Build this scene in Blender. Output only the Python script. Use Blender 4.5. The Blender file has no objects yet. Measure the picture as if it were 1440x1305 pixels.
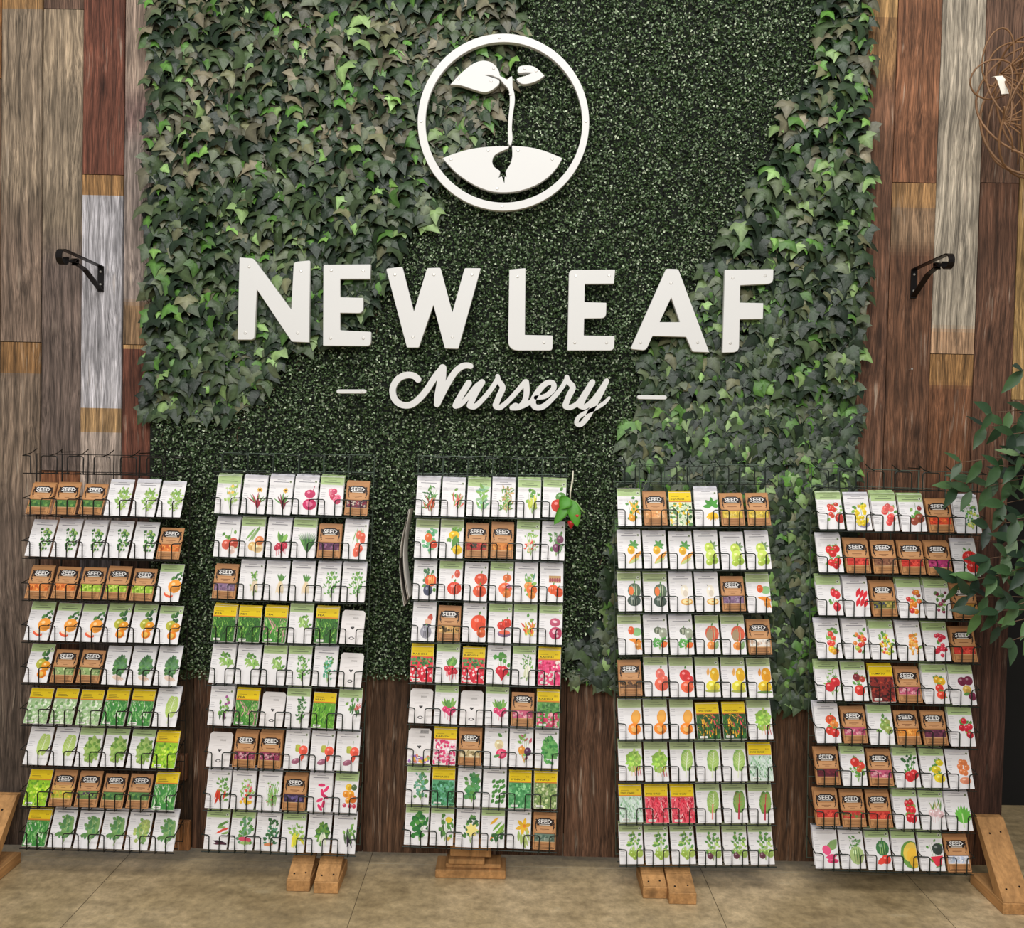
import bpy, math, random
import numpy as np
from mathutils import Vector, Matrix, Euler
C = bpy.context.scene.collection
PI = math.pi
R = math.radians
# ------------------------------------------------------------------ camera
F = 1150.0; D = 2.90; H = 1.53; PITCH = R(1.5); ROLL = R(1.24)
fw = Vector((0, math.cos(PITCH), -math.sin(PITCH)))
up0 = Vector((0, math.sin(PITCH), math.cos(PITCH)))
r0 = Vector((1, 0, 0))
rt = r0 * math.cos(ROLL) + up0 * math.sin(ROLL)
up = -r0 * math.sin(ROLL) + up0 * math.cos(ROLL)
CAM = Vector((0, -D, H))
cd = bpy.data.cameras.new('camera'); cam = bpy.data.objects.new('camera', cd); C.objects.link(cam)
cd.sensor_width = 36; cd.lens = F / 1440 * 36; cd.clip_start = 0.05
m = Matrix((rt, up, -fw)).transposed().to_4x4(); m.translation = CAM
cam.matrix_world = m
bpy.context.scene.camera = cam

def ray(u, v): return fw * F + rt * (u - 720) + up * (652.5 - v)
def at(u, v, Y):
    d = ray(u, v); return CAM + d * ((Y - CAM.y) / d.y)
def floor_at(u, v, z=0.0):
    d = ray(u, v); return CAM + d * ((z - CAM.z) / d.z)

# ------------------------------------------------------------------ colour
def lin(c):
    if isinstance(c, str):
        c = c.lstrip('#'); c = [int(c[i:i+2], 16) for i in (0, 2, 4)]
    o = []
    for x in c[:3]:
        x = x / 255.0
        o.append(x / 12.92 if x <= .04045 else ((x + .055) / 1.055) ** 2.4)
    return tuple(o) + (1.0,)

# ------------------------------------------------------------------ materials
def newmat(name):
    m = bpy.data.materials.new(name); m.use_nodes = True
    nt = m.node_tree; b = nt.nodes['Principled BSDF']
    return m, nt, b
def N(nt, t, **kw):
    n = nt.nodes.new(t)
    for k, v in kw.items():
        if k in n.inputs: n.inputs[k].default_value = v
        else: setattr(n, k, v)
    return n
def simple(name, col, rough=.5, metal=0., nscale=30, namt=.12, bump=0.0):
    m, nt, b = newmat(name)
    tc = N(nt, 'ShaderNodeTexCoord'); no = N(nt, 'ShaderNodeTexNoise'); no.inputs['Scale'].default_value = nscale
    no.inputs['Detail'].default_value = 4
    nt.links.new(tc.outputs['Object'], no.inputs['Vector'])
    mr = N(nt, 'ShaderNodeMapRange'); mr.inputs['To Min'].default_value = 1 - namt; mr.inputs['To Max'].default_value = 1 + namt
    nt.links.new(no.outputs['Fac'], mr.inputs['Value'])
    mx = N(nt, 'ShaderNodeVectorMath', operation='MULTIPLY'); mx.inputs[0].default_value = lin(col)[:3]
    nt.links.new(mr.outputs[0], mx.inputs[1]); nt.links.new(mx.outputs[0], b.inputs['Base Color'])
    b.inputs['Roughness'].default_value = rough; b.inputs['Metallic'].default_value = metal
    if bump:
        bp = N(nt, 'ShaderNodeBump'); bp.inputs['Strength'].default_value = bump; bp.inputs['Distance'].default_value = .003
        nt.links.new(no.outputs['Fac'], bp.inputs['Height']); nt.links.new(bp.outputs[0], b.inputs['Normal'])
    return m
def attrmat(name, rough=.5, nscale=60, namt=.06, spec=.5, sheen_bump=0):
    m, nt, b = newmat(name)
    at_ = N(nt, 'ShaderNodeAttribute'); at_.attribute_name = 'Col'
    tc = N(nt, 'ShaderNodeTexCoord'); no = N(nt, 'ShaderNodeTexNoise'); no.inputs['Scale'].default_value = nscale
    nt.links.new(tc.outputs['Object'], no.inputs['Vector'])
    mr = N(nt, 'ShaderNodeMapRange'); mr.inputs['To Min'].default_value = 1 - namt; mr.inputs['To Max'].default_value = 1 + namt
    nt.links.new(no.outputs['Fac'], mr.inputs['Value'])
    mx = N(nt, 'ShaderNodeVectorMath', operation='MULTIPLY')
    nt.links.new(at_.outputs['Color'], mx.inputs[0]); nt.links.new(mr.outputs[0], mx.inputs[1])
    nt.links.new(mx.outputs[0], b.inputs['Base Color'])
    b.inputs['Roughness'].default_value = rough
    b.inputs['Specular IOR Level'].default_value = spec
    if sheen_bump:
        bp = N(nt, 'ShaderNodeBump'); bp.inputs['Strength'].default_value = sheen_bump; bp.inputs['Distance'].default_value = .004
        nt.links.new(no.outputs['Fac'], bp.inputs['Height']); nt.links.new(bp.outputs[0], b.inputs['Normal'])
    return m

def woodmat(name, base=None, sx=120, sz=3.6, contrast=.68, rough=.75, light=(.62, .5, .38), scratch=.5, axis='z', knot=True):
    """old plank wood: long grain, streaks, knots, pale scratches. Colour from attribute Col (or base)."""
    m, nt, b = newmat(name); L = nt.links.new
    tc = N(nt, 'ShaderNodeTexCoord')
    off = N(nt, 'ShaderNodeAttribute'); off.attribute_name = 'off'
    sc = N(nt, 'ShaderNodeVectorMath', operation='SCALE'); sc.inputs['Scale'].default_value = 37.0
    L(off.outputs['Vector'], sc.inputs[0])
    add = N(nt, 'ShaderNodeVectorMath', operation='ADD'); L(tc.outputs['Object'], add.inputs[0]); L(sc.outputs[0], add.inputs[1])
    # warp for figure
    wn = N(nt, 'ShaderNodeTexNoise'); wn.inputs['Scale'].default_value = 1.0; wn.inputs['Detail'].default_value = 2
    mpw = N(nt, 'ShaderNodeMapping'); mpw.inputs['Scale'].default_value = (6, 6, 1.6) if axis == 'z' else (6, 1.6, 6)
    L(add.outputs[0], mpw.inputs['Vector']); L(mpw.outputs[0], wn.inputs['Vector'])
    ws = N(nt, 'ShaderNodeVectorMath', operation='SCALE'); ws.inputs['Scale'].default_value = .06; L(wn.outputs['Color'], ws.inputs[0])
    a2 = N(nt, 'ShaderNodeVectorMath', operation='ADD'); L(add.outputs[0], a2.inputs[0]); L(ws.outputs[0], a2.inputs[1])
    mp = N(nt, 'ShaderNodeMapping'); mp.inputs['Scale'].default_value = (sx, sx, sz) if axis == 'z' else (sx, sz, sx)
    L(a2.outputs[0], mp.inputs['Vector'])
    g = N(nt, 'ShaderNodeTexNoise'); g.inputs['Scale'].default_value = 1.0; g.inputs['Detail'].default_value = 6; g.inputs['Roughness'].default_value = .65
    L(mp.outputs[0], g.inputs['Vector'])
    mp2 = N(nt, 'ShaderNodeMapping'); mp2.inputs['Scale'].default_value = (sx * 3.2, sx * 3.2, sz * 4) if axis == 'z' else (sx * 3.2, sz * 4, sx * 3.2)
    L(a2.outputs[0], mp2.inputs['Vector'])
    g2 = N(nt, 'ShaderNodeTexNoise'); g2.inputs['Scale'].default_value = 1.0; g2.inputs['Detail'].default_value = 3
    L(mp2.outputs[0], g2.inputs['Vector'])
    big = N(nt, 'ShaderNodeTexNoise'); big.inputs['Scale'].default_value = 5.0; big.inputs['Detail'].default_value = 5
    L(add.outputs[0], big.inputs['Vector'])
    def mr(src, a, b_, c, d):
        n = N(nt, 'ShaderNodeMapRange'); n.inputs['From Min'].default_value = a; n.inputs['From Max'].default_value = b_
        n.inputs['To Min'].default_value = c; n.inputs['To Max'].default_value = d; L(src, n.inputs['Value']); return n.outputs[0]
    m1 = mr(g.outputs['Fac'], .3, .7, 1 - contrast, 1 + contrast * .7)
    m2 = mr(g2.outputs['Fac'], .35, .65, 1 - contrast * .7, 1 + contrast * .5)
    m3 = mr(big.outputs['Fac'], .3, .7, .72, 1.25)
    p1 = N(nt, 'ShaderNodeMath', operation='MULTIPLY'); L(m1, p1.inputs[0]); L(m2, p1.inputs[1])
    p2 = N(nt, 'ShaderNodeMath', operation='MULTIPLY'); L(p1.outputs[0], p2.inputs[0]); L(m3, p2.inputs[1])
    wv = N(nt, 'ShaderNodeTexWave'); wv.bands_direction = 'X'; wv.inputs['Scale'].default_value = 9.0; wv.inputs['Distortion'].default_value = 6.0; wv.inputs['Detail'].default_value = 3; wv.inputs['Detail Scale'].default_value = 1.3
    mpv = N(nt, 'ShaderNodeMapping'); mpv.inputs['Scale'].default_value = (1, 1, .13) if axis == 'z' else (1, .13, 1)
    L(a2.outputs[0], mpv.inputs['Vector']); L(mpv.outputs[0], wv.inputs['Vector'])
    p4 = N(nt, 'ShaderNodeMath', operation='MULTIPLY'); L(p2.outputs[0], p4.inputs[0]); L(mr(wv.outputs['Fac'], .0, 1.0, 1 - contrast*.38, 1 + contrast*.22), p4.inputs[1])
    fac = p4.outputs[0]
    if knot:
        mk = N(nt, 'ShaderNodeMapping'); mk.inputs['Scale'].default_value = (7, 7, 2.6) if axis == 'z' else (7, 2.6, 7)
        L(a2.outputs[0], mk.inputs['Vector'])
        vo = N(nt, 'ShaderNodeTexVoronoi'); vo.inputs['Scale'].default_value = 1.0; L(mk.outputs[0], vo.inputs['Vector'])
        kf = mr(vo.outputs['Distance'], .05, .16, .45, 1.0)
        p3 = N(nt, 'ShaderNodeMath', operation='MULTIPLY'); L(fac, p3.inputs[0]); L(kf, p3.inputs[1]); fac = p3.outputs[0]
    if base is None:
        ca = N(nt, 'ShaderNodeAttribute'); ca.attribute_name = 'Col'; csrc = ca.outputs['Color']
    else:
        cr = N(nt, 'ShaderNodeRGB'); cr.outputs[0].default_value = lin(base); csrc = cr.outputs[0]
    mx = N(nt, 'ShaderNodeVectorMath', operation='MULTIPLY'); L(csrc, mx.inputs[0]); L(fac, mx.inputs[1])
    out = mx.outputs[0]
    if scratch:
        mps = N(nt, 'ShaderNodeMapping'); mps.inputs['Scale'].default_value = (90, 90, 5) if axis == 'z' else (90, 5, 90)
        mps.inputs['Rotation'].default_value = (0, .07, 0)
        L(a2.outputs[0], mps.inputs['Vector'])
        sn = N(nt, 'ShaderNodeTexNoise'); sn.inputs['Scale'].default_value = 1; sn.inputs['Detail'].default_value = 4; L(mps.outputs[0], sn.inputs['Vector'])
        s1 = mr(sn.outputs['Fac'], .60, .72, 0, scratch)
        s2 = mr(big.outputs['Fac'], .45, .62, 0, 1)
        sm = N(nt, 'ShaderNodeMath', operation='MULTIPLY'); L(s1, sm.inputs[0]); L(s2, sm.inputs[1])
        mix = N(nt, 'ShaderNodeMix', data_type='RGBA'); L(sm.outputs[0], mix.inputs[0])
        L(out, mix.inputs[6]); mix.inputs[7].default_value = light + (1,)
        out = mix.outputs[2]
    L(out, b.inputs['Base Color'])
    b.inputs['Roughness'].default_value = rough
    b.inputs['Specular IOR Level'].default_value = .3
    bp = N(nt, 'ShaderNodeBump'); bp.inputs['Strength'].default_value = .5; bp.inputs['Distance'].default_value = .003
    L(p1.outputs[0], bp.inputs['Height']); L(bp.outputs[0], b.inputs['Normal'])
    return m

M_plank = woodmat('weathered_planks')
M_tan = woodmat('pine_board', '#c2915c', sx=30, sz=2, contrast=.22, scratch=0, axis='y', knot=True)
M_tan_z = woodmat('pine_board_upright', '#c2915c', sx=30, sz=2, contrast=.22, scratch=0, axis='z', knot=True)
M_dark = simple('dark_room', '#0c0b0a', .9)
M_wire = simple('black_wire', '#15130f', .4, .3)
M_grid_g = simple('pale_green_wire', '#4e5c50', .5, .3)
M_wire_g = simple('green_wire', '#18221b', .45, .3)
M_iron = simple('black_iron', '#16110f', .35, .5)
M_white = simple('white_sign_board', '#d6d5d2', .55, 0, 8, .02)
M_screw = simple('painted_screw_head', '#cfccc6', .35, .3)
M_steel = simple('nail_steel', '#c8c4ba', .3, .7)
M_paper = attrmat('printed_paper', .5, 40, .03, .35)
M_ivy = attrmat('ivy_leaf', .42, 90, .22, .4, .3)
M_box = attrmat('boxwood_leaf', .45, 90, .2, .3)
M_ficus = attrmat('ficus_leaf', .45, 60, .15, .5)
M_mat = simple('green_mat_backing', '#0d140a', .9)
M_vine = simple('vine_stem', '#84603f', .6, 0, 14, .5)
M_bark = simple('ficus_bark', '#6b5340', .8, 0, 60, .3, .4)
M_pot = simple('terracotta_pot', '#8d4f35', .7, 0, 20, .1)
M_soil = simple('potting_soil', '#2c2018', .95, 0, 60, .3, .6)
M_leafbright = simple('strawberry_leaf', '#4c9025', .5, 0, 60, .2, .3)
M_berry = simple('strawberry_red', '#b5201c', .35, 0, 200, .3, .3)
M_cord = simple('pale_cord', '#d8d2bd', .8)
M_stempale = simple('pale_green_stem', '#7da35a', .6)

# floor: sealed concrete
def floormat():
    m, nt, b = newmat('sealed_concrete'); L = nt.links.new
    tc = N(nt, 'ShaderNodeTexCoord')
    n1 = N(nt, 'ShaderNodeTexNoise'); n1.inputs['Scale'].default_value = 1.8; n1.inputs['Detail'].default_value = 8; n1.inputs['Roughness'].default_value = .6
    n2 = N(nt, 'ShaderNodeTexNoise'); n2.inputs['Scale'].default_value = 34; n2.inputs['Detail'].default_value = 8; n2.inputs['Roughness'].default_value = .7
    n3 = N(nt, 'ShaderNodeTexNoise'); n3.inputs['Scale'].default_value = 9; n3.inputs['Detail'].default_value = 6
    mpg = N(nt, 'ShaderNodeMapping'); mpg.inputs['Scale'].default_value = (1, 2.2, 1); mpg.inputs['Rotation'].default_value = (0, 0, .5)
    L(tc.outputs['Object'], mpg.inputs['Vector'])
    for n in (n1, n2): L(tc.outputs['Object'], n.inputs['Vector'])
    L(mpg.outputs[0], n3.inputs['Vector'])
    cr = N(nt, 'ShaderNodeValToRGB')
    e = cr.color_ramp.elements
    e[0].position = .32; e[0].color = lin('#99845f'); e[1].position = .68; e[1].color = lin('#d2ba93')
    el = cr.color_ramp.elements.new(.5); el.color = lin('#b59f78')
    L(n1.outputs['Fac'], cr.inputs['Fac'])
    def mr(src, a, b_, c, d):
        n = N(nt, 'ShaderNodeMapRange'); n.inputs['From Min'].default_value = a; n.inputs['From Max'].default_value = b_
        n.inputs['To Min'].default_value = c; n.inputs['To Max'].default_value = d; L(src, n.inputs['Value']); return n.outputs[0]
    mm = N(nt, 'ShaderNodeMath', operation='MULTIPLY'); L(mr(n2.outputs['Fac'], .35, .65, .74, 1.24), mm.inputs[0]); L(mr(n3.outputs['Fac'], .3, .7, .8, 1.18), mm.inputs[1])
    mx = N(nt, 'ShaderNodeVectorMath', operation='MULTIPLY'); L(cr.outputs[0], mx.inputs[0]); L(mm.outputs[0], mx.inputs[1])
    mix = N(nt, 'ShaderNodeMix', data_type='RGBA'); L(mr(n3.outputs['Fac'], .64, .74, 0, .35), mix.inputs[0])
    L(mx.outputs[0], mix.inputs[6]); mix.inputs[7].default_value = lin('#cbbd9c')
    L(mix.outputs[2], b.inputs['Base Color'])
    L(mr(n3.outputs['Fac'], .3, .7, .28, .5), b.inputs['Roughness'])
    bp = N(nt, 'ShaderNodeBump'); bp.inputs['Strength'].default_value = .15; bp.inputs['Distance'].default_value = .002
    L(n2.outputs['Fac'], bp.inputs['Height']); L(bp.outputs[0], b.inputs['Normal'])
    return m
M_floor = floormat()
M_joint = simple('floor_joint', '#584b35', .8)
M_line = simple('chalk_line', '#b7ab90', .8)

# ------------------------------------------------------------------ mesh builder
class MB:
    def __init__(s): s.v = []; s.f = []; s.c = []; s.o = []; s.mi = []; s.col = (1, 1, 1, 1); s.off = (0, 0, 0, 1); s.m = 0
    def face(s, idx): s.f.append(idx); s.c.append(s.col); s.o.append(s.off); s.mi.append(s.m)
    def poly(s, pts):
        b = len(s.v); s.v += [tuple(p) for p in pts]; s.face(tuple(range(b, b + len(pts))))
    def box(s, x0, x1, y0, y1, z0, z1, M=None):
        P = [(x0,y0,z0),(x1,y0,z0),(x1,y1,z0),(x0,y1,z0),(x0,y0,z1),(x1,y0,z1),(x1,y1,z1),(x0,y1,z1)]
        if M is not None: P = [tuple(M @ Vector(p)) for p in P]
        b = len(s.v); s.v += P
        for q in ((0,3,2,1),(4,5,6,7),(0,1,5,4),(1,2,6,5),(2,3,7,6),(3,0,4,7)): s.face(tuple(b + i for i in q))
    def cbox(s, x0, x1, y0, y1, z0, z1, c=.003, M=None):
        """box with chamfered edges"""
        P = []
        for sx in (0, 1):
            for sy in (0, 1):
                for sz in (0, 1):
                    x = (x0, x1)[sx]; y = (y0, y1)[sy]; z = (z0, z1)[sz]
                    dx = c * (1 - 2 * sx); dy = c * (1 - 2 * sy); dz = c * (1 - 2 * sz)
                    P += [(x, y + dy, z + dz), (x + dx, y, z + dz), (x + dx, y + dy, z)]
        if M is not None: P = [tuple(M @ Vector(p)) for p in P]
        b = len(s.v); s.v += P
        def I(sx, sy, sz, k): return b + (sx * 4 + sy * 2 + sz) * 3 + k
        for a in (0, 1):
            q = [I(a,0,0,0), I(a,1,0,0), I(a,1,1,0), I(a,0,1,0)]; s.face(tuple(q if a else q[::-1]))
            q = [I(0,a,0,1), I(0,a,1,1), I(1,a,1,1), I(1,a,0,1)]; s.face(tuple(q if a else q[::-1]))
            q = [I(0,0,a,2), I(1,0,a,2), I(1,1,a,2), I(0,1,a,2)]; s.face(tuple(q if a else q[::-1]))
        for p in (0, 1):
            for q_ in (0, 1):
                s.face((I(p,q_,0,0), I(p,q_,1,0), I(p,q_,1,1), I(p,q_,0,1)))
                s.face((I(p,0,q_,0), I(p,1,q_,0), I(p,1,q_,2), I(p,0,q_,2)))
                s.face((I(0,p,q_,1), I(1,p,q_,1), I(1,p,q_,2), I(0,p,q_,2)))
        for sx in (0, 1):
            for sy in (0, 1):
                for sz in (0, 1): s.face((I(sx,sy,sz,0), I(sx,sy,sz,1), I(sx,sy,sz,2)))
    def tube(s, pts, r, n=6, close=False, caps=True):
        pts = [Vector(p) for p in pts]; rs = r if isinstance(r, (list, tuple)) else [r] * len(pts)
        if close: pts2 = pts
        b = len(s.v); K = len(pts); prev = None
        for i, p in enumerate(pts):
            if close: t = pts[(i + 1) % K] - pts[i - 1]
            else: t = pts[min(i + 1, K - 1)] - pts[max(i - 1, 0)]
            if t.length < 1e-9: t = Vector((0, 0, 1))
            t.normalize()
            if prev is None:
                a = Vector((0, 0, 1)) if abs(t.z) < .9 else Vector((1, 0, 0)); u = t.cross(a).normalized()
            else:
                u = prev - t * prev.dot(t)
                u = u.normalized() if u.length > 1e-6 else t.orthogonal().normalized()
            prev = u; w = t.cross(u)
            for k in range(n):
                a = 2 * PI * k / n; q = p + (u * math.cos(a) + w * math.sin(a)) * rs[i]; s.v.append(tuple(q))
        for i in range(K if close else K - 1):
            j = (i + 1) % K
            for k in range(n):
                k2 = (k + 1) % n; s.face((b + i*n + k, b + i*n + k2, b + j*n + k2, b + j*n + k))
        if not close and caps:
            s.face(tuple(b + k for k in range(n))[::-1]); s.face(tuple(b + (K-1)*n + k for k in range(n)))
    def lathe(s, prof, cx, cy, n=24):
        b = len(s.v)
        for (r_, z) in prof:
            for k in range(n):
                a = 2*PI*k/n; s.v.append((cx + r_*math.cos(a), cy + r_*math.sin(a), z))
        for i in range(len(prof)-1):
            for k in range(n):
                k2 = (k+1) % n; s.face((b+i*n+k, b+i*n+k2, b+(i+1)*n+k2, b+(i+1)*n+k))
        s.face(tuple(b+k for k in range(n))[::-1]); s.face(tuple(b+(len(prof)-1)*n+k for k in range(n)))
    def ribbon(s, pts, w, t, side):
        """flat bar of width w (along `side`) and thickness t following pts"""
        pts = [Vector(p) for p in pts]; b = len(s.v); side = Vector(side).normalized(); K = len(pts)
        for i, p in enumerate(pts):
            tg = (pts[min(i+1, K-1)] - pts[max(i-1, 0)]).normalized(); nn = tg.cross(side).normalized()
            for (a, c) in ((-1,-1),(1,-1),(1,1),(-1,1)): s.v.append(tuple(p + side * (a*w/2) + nn * (c*t/2)))
        for i in range(K-1):
            for k in range(4):
                k2 = (k+1) % 4; s.face((b+i*4+k, b+i*4+k2, b+i*4+4+k2, b+i*4+4+k))
        s.face((b+3, b+2, b+1, b)); q = b+(K-1)*4; s.face((q, q+1, q+2, q+3))
    def mesh(s, name, mats, smooth=False, attrs=True):
        me = bpy.data.meshes.new(name); me.from_pydata(s.v, [], s.f)
        for mt in (mats if isinstance(mats, (list, tuple)) else [mats]): me.materials.append(mt)
        if attrs:
            ls = [len(f) for f in s.f]
            for nm, arr in (('Col', s.c), ('off', s.o)):
                a = me.color_attributes.new(nm, 'FLOAT_COLOR', 'CORNER')
                a.data.foreach_set('color', np.repeat(np.array(arr, dtype=np.float32), ls, axis=0).ravel())
        me.polygons.foreach_set('material_index', s.mi)
        if smooth: me.polygons.foreach_set('use_smooth', [True] * len(s.f))
        me.update(); return me
    def build(s, name, mats, parent=None, smooth=False, loc=None):
        me = s.mesh(name, mats, smooth); return link(name, me, parent, loc)
def link(name, me, parent=None, loc=None):
    o = bpy.data.objects.new(name, me); C.objects.link(o)
    if parent is not None:
        o.parent = parent
        if loc is None: o.matrix_parent_inverse = Matrix.Translation(-parent.location)
    if loc is not None: o.location = loc
    return o
def tag(o, label=None, cat=None, group=None, kind=None):
    if label: o['label'] = label
    if cat: o['category'] = cat
    if group: o['group'] = group
    if kind: o['kind'] = kind
    return o
def empty(name, loc, label, cat, group=None):
    o = bpy.data.objects.new(name, None); C.objects.link(o); o.location = loc; o.empty_display_size = .05
    return tag(o, label, cat, group)

# ------------------------------------------------------------------ plank wall
rng = random.Random(7)
def zpx(v, u=100): return at(u, v, 0).z
WT = 3.75; WB = at(720, 1203, 0).z
planks = MB()
def plank(u0, u1, segs, vref=350, ztop=WT, y=0.0, gap=.0028, zbot=None):
    """one column of boards from the top down: (v_end, colour, blend) - blend 0 is a butt joint between two boards,
    otherwise the board changes colour over that many pixels (old stain, worn end, knotty end; also plainly darker towards the bottom)"""
    x0 = at(u0, vref, 0).x + gap/2; x1 = at(u1, vref, 0).x - gap/2; um = (u0 + u1) / 2
    dy = rng.uniform(-.003, .003); pz = 1 / 396.0
    zb_ = WB if zbot is None else zbot
    items = []; z = ztop
    for sg in segs:
        ve, col = sg[0], sg[1]; bl = sg[2] if len(sg) > 2 else 0
        ze = zb_ if ve is None else max(zpx(ve, um), zb_)
        items.append((z, ze, np.array(lin(col)), bl * pz if ve is not None else 0)); z = ze
    off = (rng.random(), rng.random(), rng.random(), 1)
    def colour(zz, k):
        c = items[k][2]
        if k + 1 < len(items) and items[k][3] > 0:
            t = (zz - items[k][1]) / items[k][3]
            if t < .5: c = items[k+1][2] * (.5 - t) + c * (.5 + t)
        if k > 0 and items[k-1][3] > 0:
            t = (items[k][0] - zz) / items[k-1][3]
            if t < .5: c = items[k-1][2] * (.5 - t) + c * (.5 + t)
        return tuple(np.clip(c, 0, 1))
    for k, (z1, z0, col, bl) in enumerate(items):
        hard_top = k == 0 or items[k-1][3] == 0; hard_bot = bl == 0
        a_ = z1 - (.0012 if hard_top else 0); b_ = z0 + (.0012 if hard_bot else 0)
        if hard_top: off = (rng.random(), rng.random(), rng.random(), 1)
        planks.off = off
        n_ = max(1, int((a_ - b_) / .012)); zs = [a_ + (b_ - a_) * i / n_ for i in range(n_ + 1)]
        b0 = len(planks.v); ch = .0016
        for zz in zs: planks.v += [(x0, y + dy + .022, zz), (x0, y + dy + ch, zz), (x0 + ch, y + dy, zz), (x1 - ch, y + dy, zz), (x1, y + dy + ch, zz), (x1, y + dy + .022, zz)]
        for i in range(n_):
            planks.col = colour((zs[i] + zs[i+1]) / 2, k)
            for q in range(5): planks.face((b0+i*6+q, b0+(i+1)*6+q, b0+(i+1)*6+q+1, b0+i*6+q+1))
        planks.face(tuple(b0+q for q in range(6))); planks.face(tuple(b0+n_*6+q for q in range(6))[::-1])
plank(-75, 1, [(110, '#7d5430'), (500, '#6d5340', 60), (None, '#6f6054')])
plank(1, 58, [(13, '#9f7a50', 5), (300, '#93816c', 90), (481, '#8a7565'), (525, '#8e6a44', 5), (700, '#857261', 80), (900, '#77665a', 80), (None, '#62544a')])
plank(58, 115, [(12, '#6f5647'), (110, '#ad987e', 80), (340, '#968570', 60), (662, '#73635a'), (700, '#925f40', 14), (790, '#967563', 30), (None, '#634539')])
plank(115, 173, [(246, '#734636'), (275, '#a37b4f', 5), (574, '#bbb7ba', 4), (608, '#a1815a', 5), (735, '#a8978a', 60), (905, '#727078', 60), (None, '#55443a')])
plank(173, 232, [(130, '#a18c7c', 40), (190, '#7f6760', 30), (425, '#94857c', 12), (485, '#957758'), (491, '#a88257', 2), (720, '#6c4233', 60), (800, '#62504a', 60), (None, '#56453c')])
plank(232, 279, [(300, '#8f7d6c'), (800, '#664a38', 80), (None, '#54402f')])
lowc = ['#5c4130', '#553b2c', '#624836', '#563d2d', '#694c3a', '#5b4130', '#624632', '#553e2f']
us = [279, 402, 524, 668, 812, 960, 1108, 1203]
for i in range(len(us) - 1):
    plank(us[i], us[i+1], [(400, '#7a5a42'), (None, lowc[i])])
plank(1203, 1252, [(24, '#b38d5c', 5), (110, '#98734c', 40), (245, '#7f5a43', 60), (None, '#6f4e3b')])
plank(1252, 1314, [(257, '#83593f'), (292, '#a07a50', 6), (350, '#8d7258', 26), (None, '#704e39')])
plank(1314, 1376, [(462, '#aea28f', 10), (498, '#ad8b6c'), (542, '#9d7549', 8), (700, '#7d543a', 90), (None, '#5a3b2b')])
plank(1376, 1431, [(257, '#705443'), (730, '#6b4b39', 60), (None, '#6f4a33')])
plank(1431, 1500, [(600, '#a88654')], zbot=1.72)
plank(1500, 1560, [(600, '#7d5f45')], zbot=1.72)
wall = planks.build('wall_back', M_plank); tag(wall, kind='structure')
# header trim over the doorway at the right
h = MB(); h.col = lin('#6a4b36'); h.off = (.3, .1, .7, 1)
xd = at(1431, 350, 0).x
h.cbox(xd + .002, at(1560, 350, 0).x, -.004, .022, 1.60, 1.718, .003)
tag(h.build('trim_1', M_plank), kind='structure')
# structural end post at the right edge of the partition (in front of planks, dark)
p = MB(); p.col = lin('#54382d'); p.off = (.9, .4, .2, 1)
pl = at(1338, 1000, 0).x; pr = at(1408, 1000, 0).x
p.cbox(pl, pr, -.026, -.003, at(1400, 1150, 0).z, at(1400, 760, 0).z, .003)
tag(p.build('trim_2', M_plank), kind='structure')
b = MB(); b.col = lin('#9a6a42'); b.off = (.2, .2, .2, 1)
b.cbox(at(120, 1170, 0).x, at(270, 1170, 0).x, -.024, -.004, at(200, 1191, 0).z, at(200, 1150, 0).z, .003)
tag(b.build('trim_3', M_plank), kind='structure')
b = MB(); b.col = lin('#7b5238'); b.off = (.5, .2, .8, 1)
b.cbox(at(246, 1080, 0).x, at(266, 1080, 0).x, -.030, -.004, at(256, 1093, 0).z, at(256, 1058, 0).z, .003)
tag(b.build('trim_4', M_plank), kind='structure')
# wall back framing
b = MB(); b.col = lin('#4c3a2c')
b.box(at(-75, 350, 0).x, at(1431, 350, 0).x, .0235, .09, .12, WT)
tag(b.build('wall_rear', M_plank), kind='structure')

# floor
f = MB(); f.box(-6, 6, -5, 4, -.1, 0)
tag(f.build('floor', M_floor), kind='structure')
j = MB()
for (u, v) in ((118, 1270), (505, 1255), (1000, 1255), (1330, 1290)):
    x = floor_at(u, v).x; j.box(x - .0009, x + .0009, -4, .7, .0001, .0006)
tag(j.build('trim_5', M_joint), kind='structure')
j = MB(); yl = floor_at(650, 1217).y; j.box(-3, 3, yl - .001, yl + .001, .0001, .0007)
tag(j.build('trim_6', M_line), kind='structure')
# near-black panel: darkness of the room beyond the doorway put into its colour
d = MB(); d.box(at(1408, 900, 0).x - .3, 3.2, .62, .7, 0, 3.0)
tag(d.build('wall_dark_panel', M_dark), kind='structure')

# ------------------------------------------------------------------ foliage
def poly_in(u, v, P):
    ins = np.zeros(u.shape, bool); n = len(P); j = n - 1
    for i in range(n):
        xi, yi = P[i]; xj, yj = P[j]
        c = ((yi > v) != (yj > v)) & (u < (xj - xi) * (v - yi) / ((yj - yi) + 1e-9) + xi)
        ins ^= c; j = i
    return ins
IVY_L = [(214,-90),(738,-90),(732,25),(712,55),(722,90),(695,130),(690,175),(655,200),(650,225),(600,250),(612,300),(560,330),(545,380),(525,420),(470,470),(400,480),(385,520),(345,560),(325,575),(212,575)]
IVY_R = [(1165,-90),(1216,-90),(1222,60),(1216,330),(1205,480),(1200,640),(1200,860),(1195,975),(1085,985),(1080,960),(860,955),(812,960),(812,905),(850,860),(862,780),(885,660),(880,610),(905,560),(900,500),(940,470),(965,420),(1005,350),(1030,320),(1055,255),(1090,200),(1105,150),(1150,110),(1148,50)]
BOX = [(214,-90),(1214,-90),(1214,330),(1200,500),(1198,955),(214,955)]
nr = np.random.default_rng(3)
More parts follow.
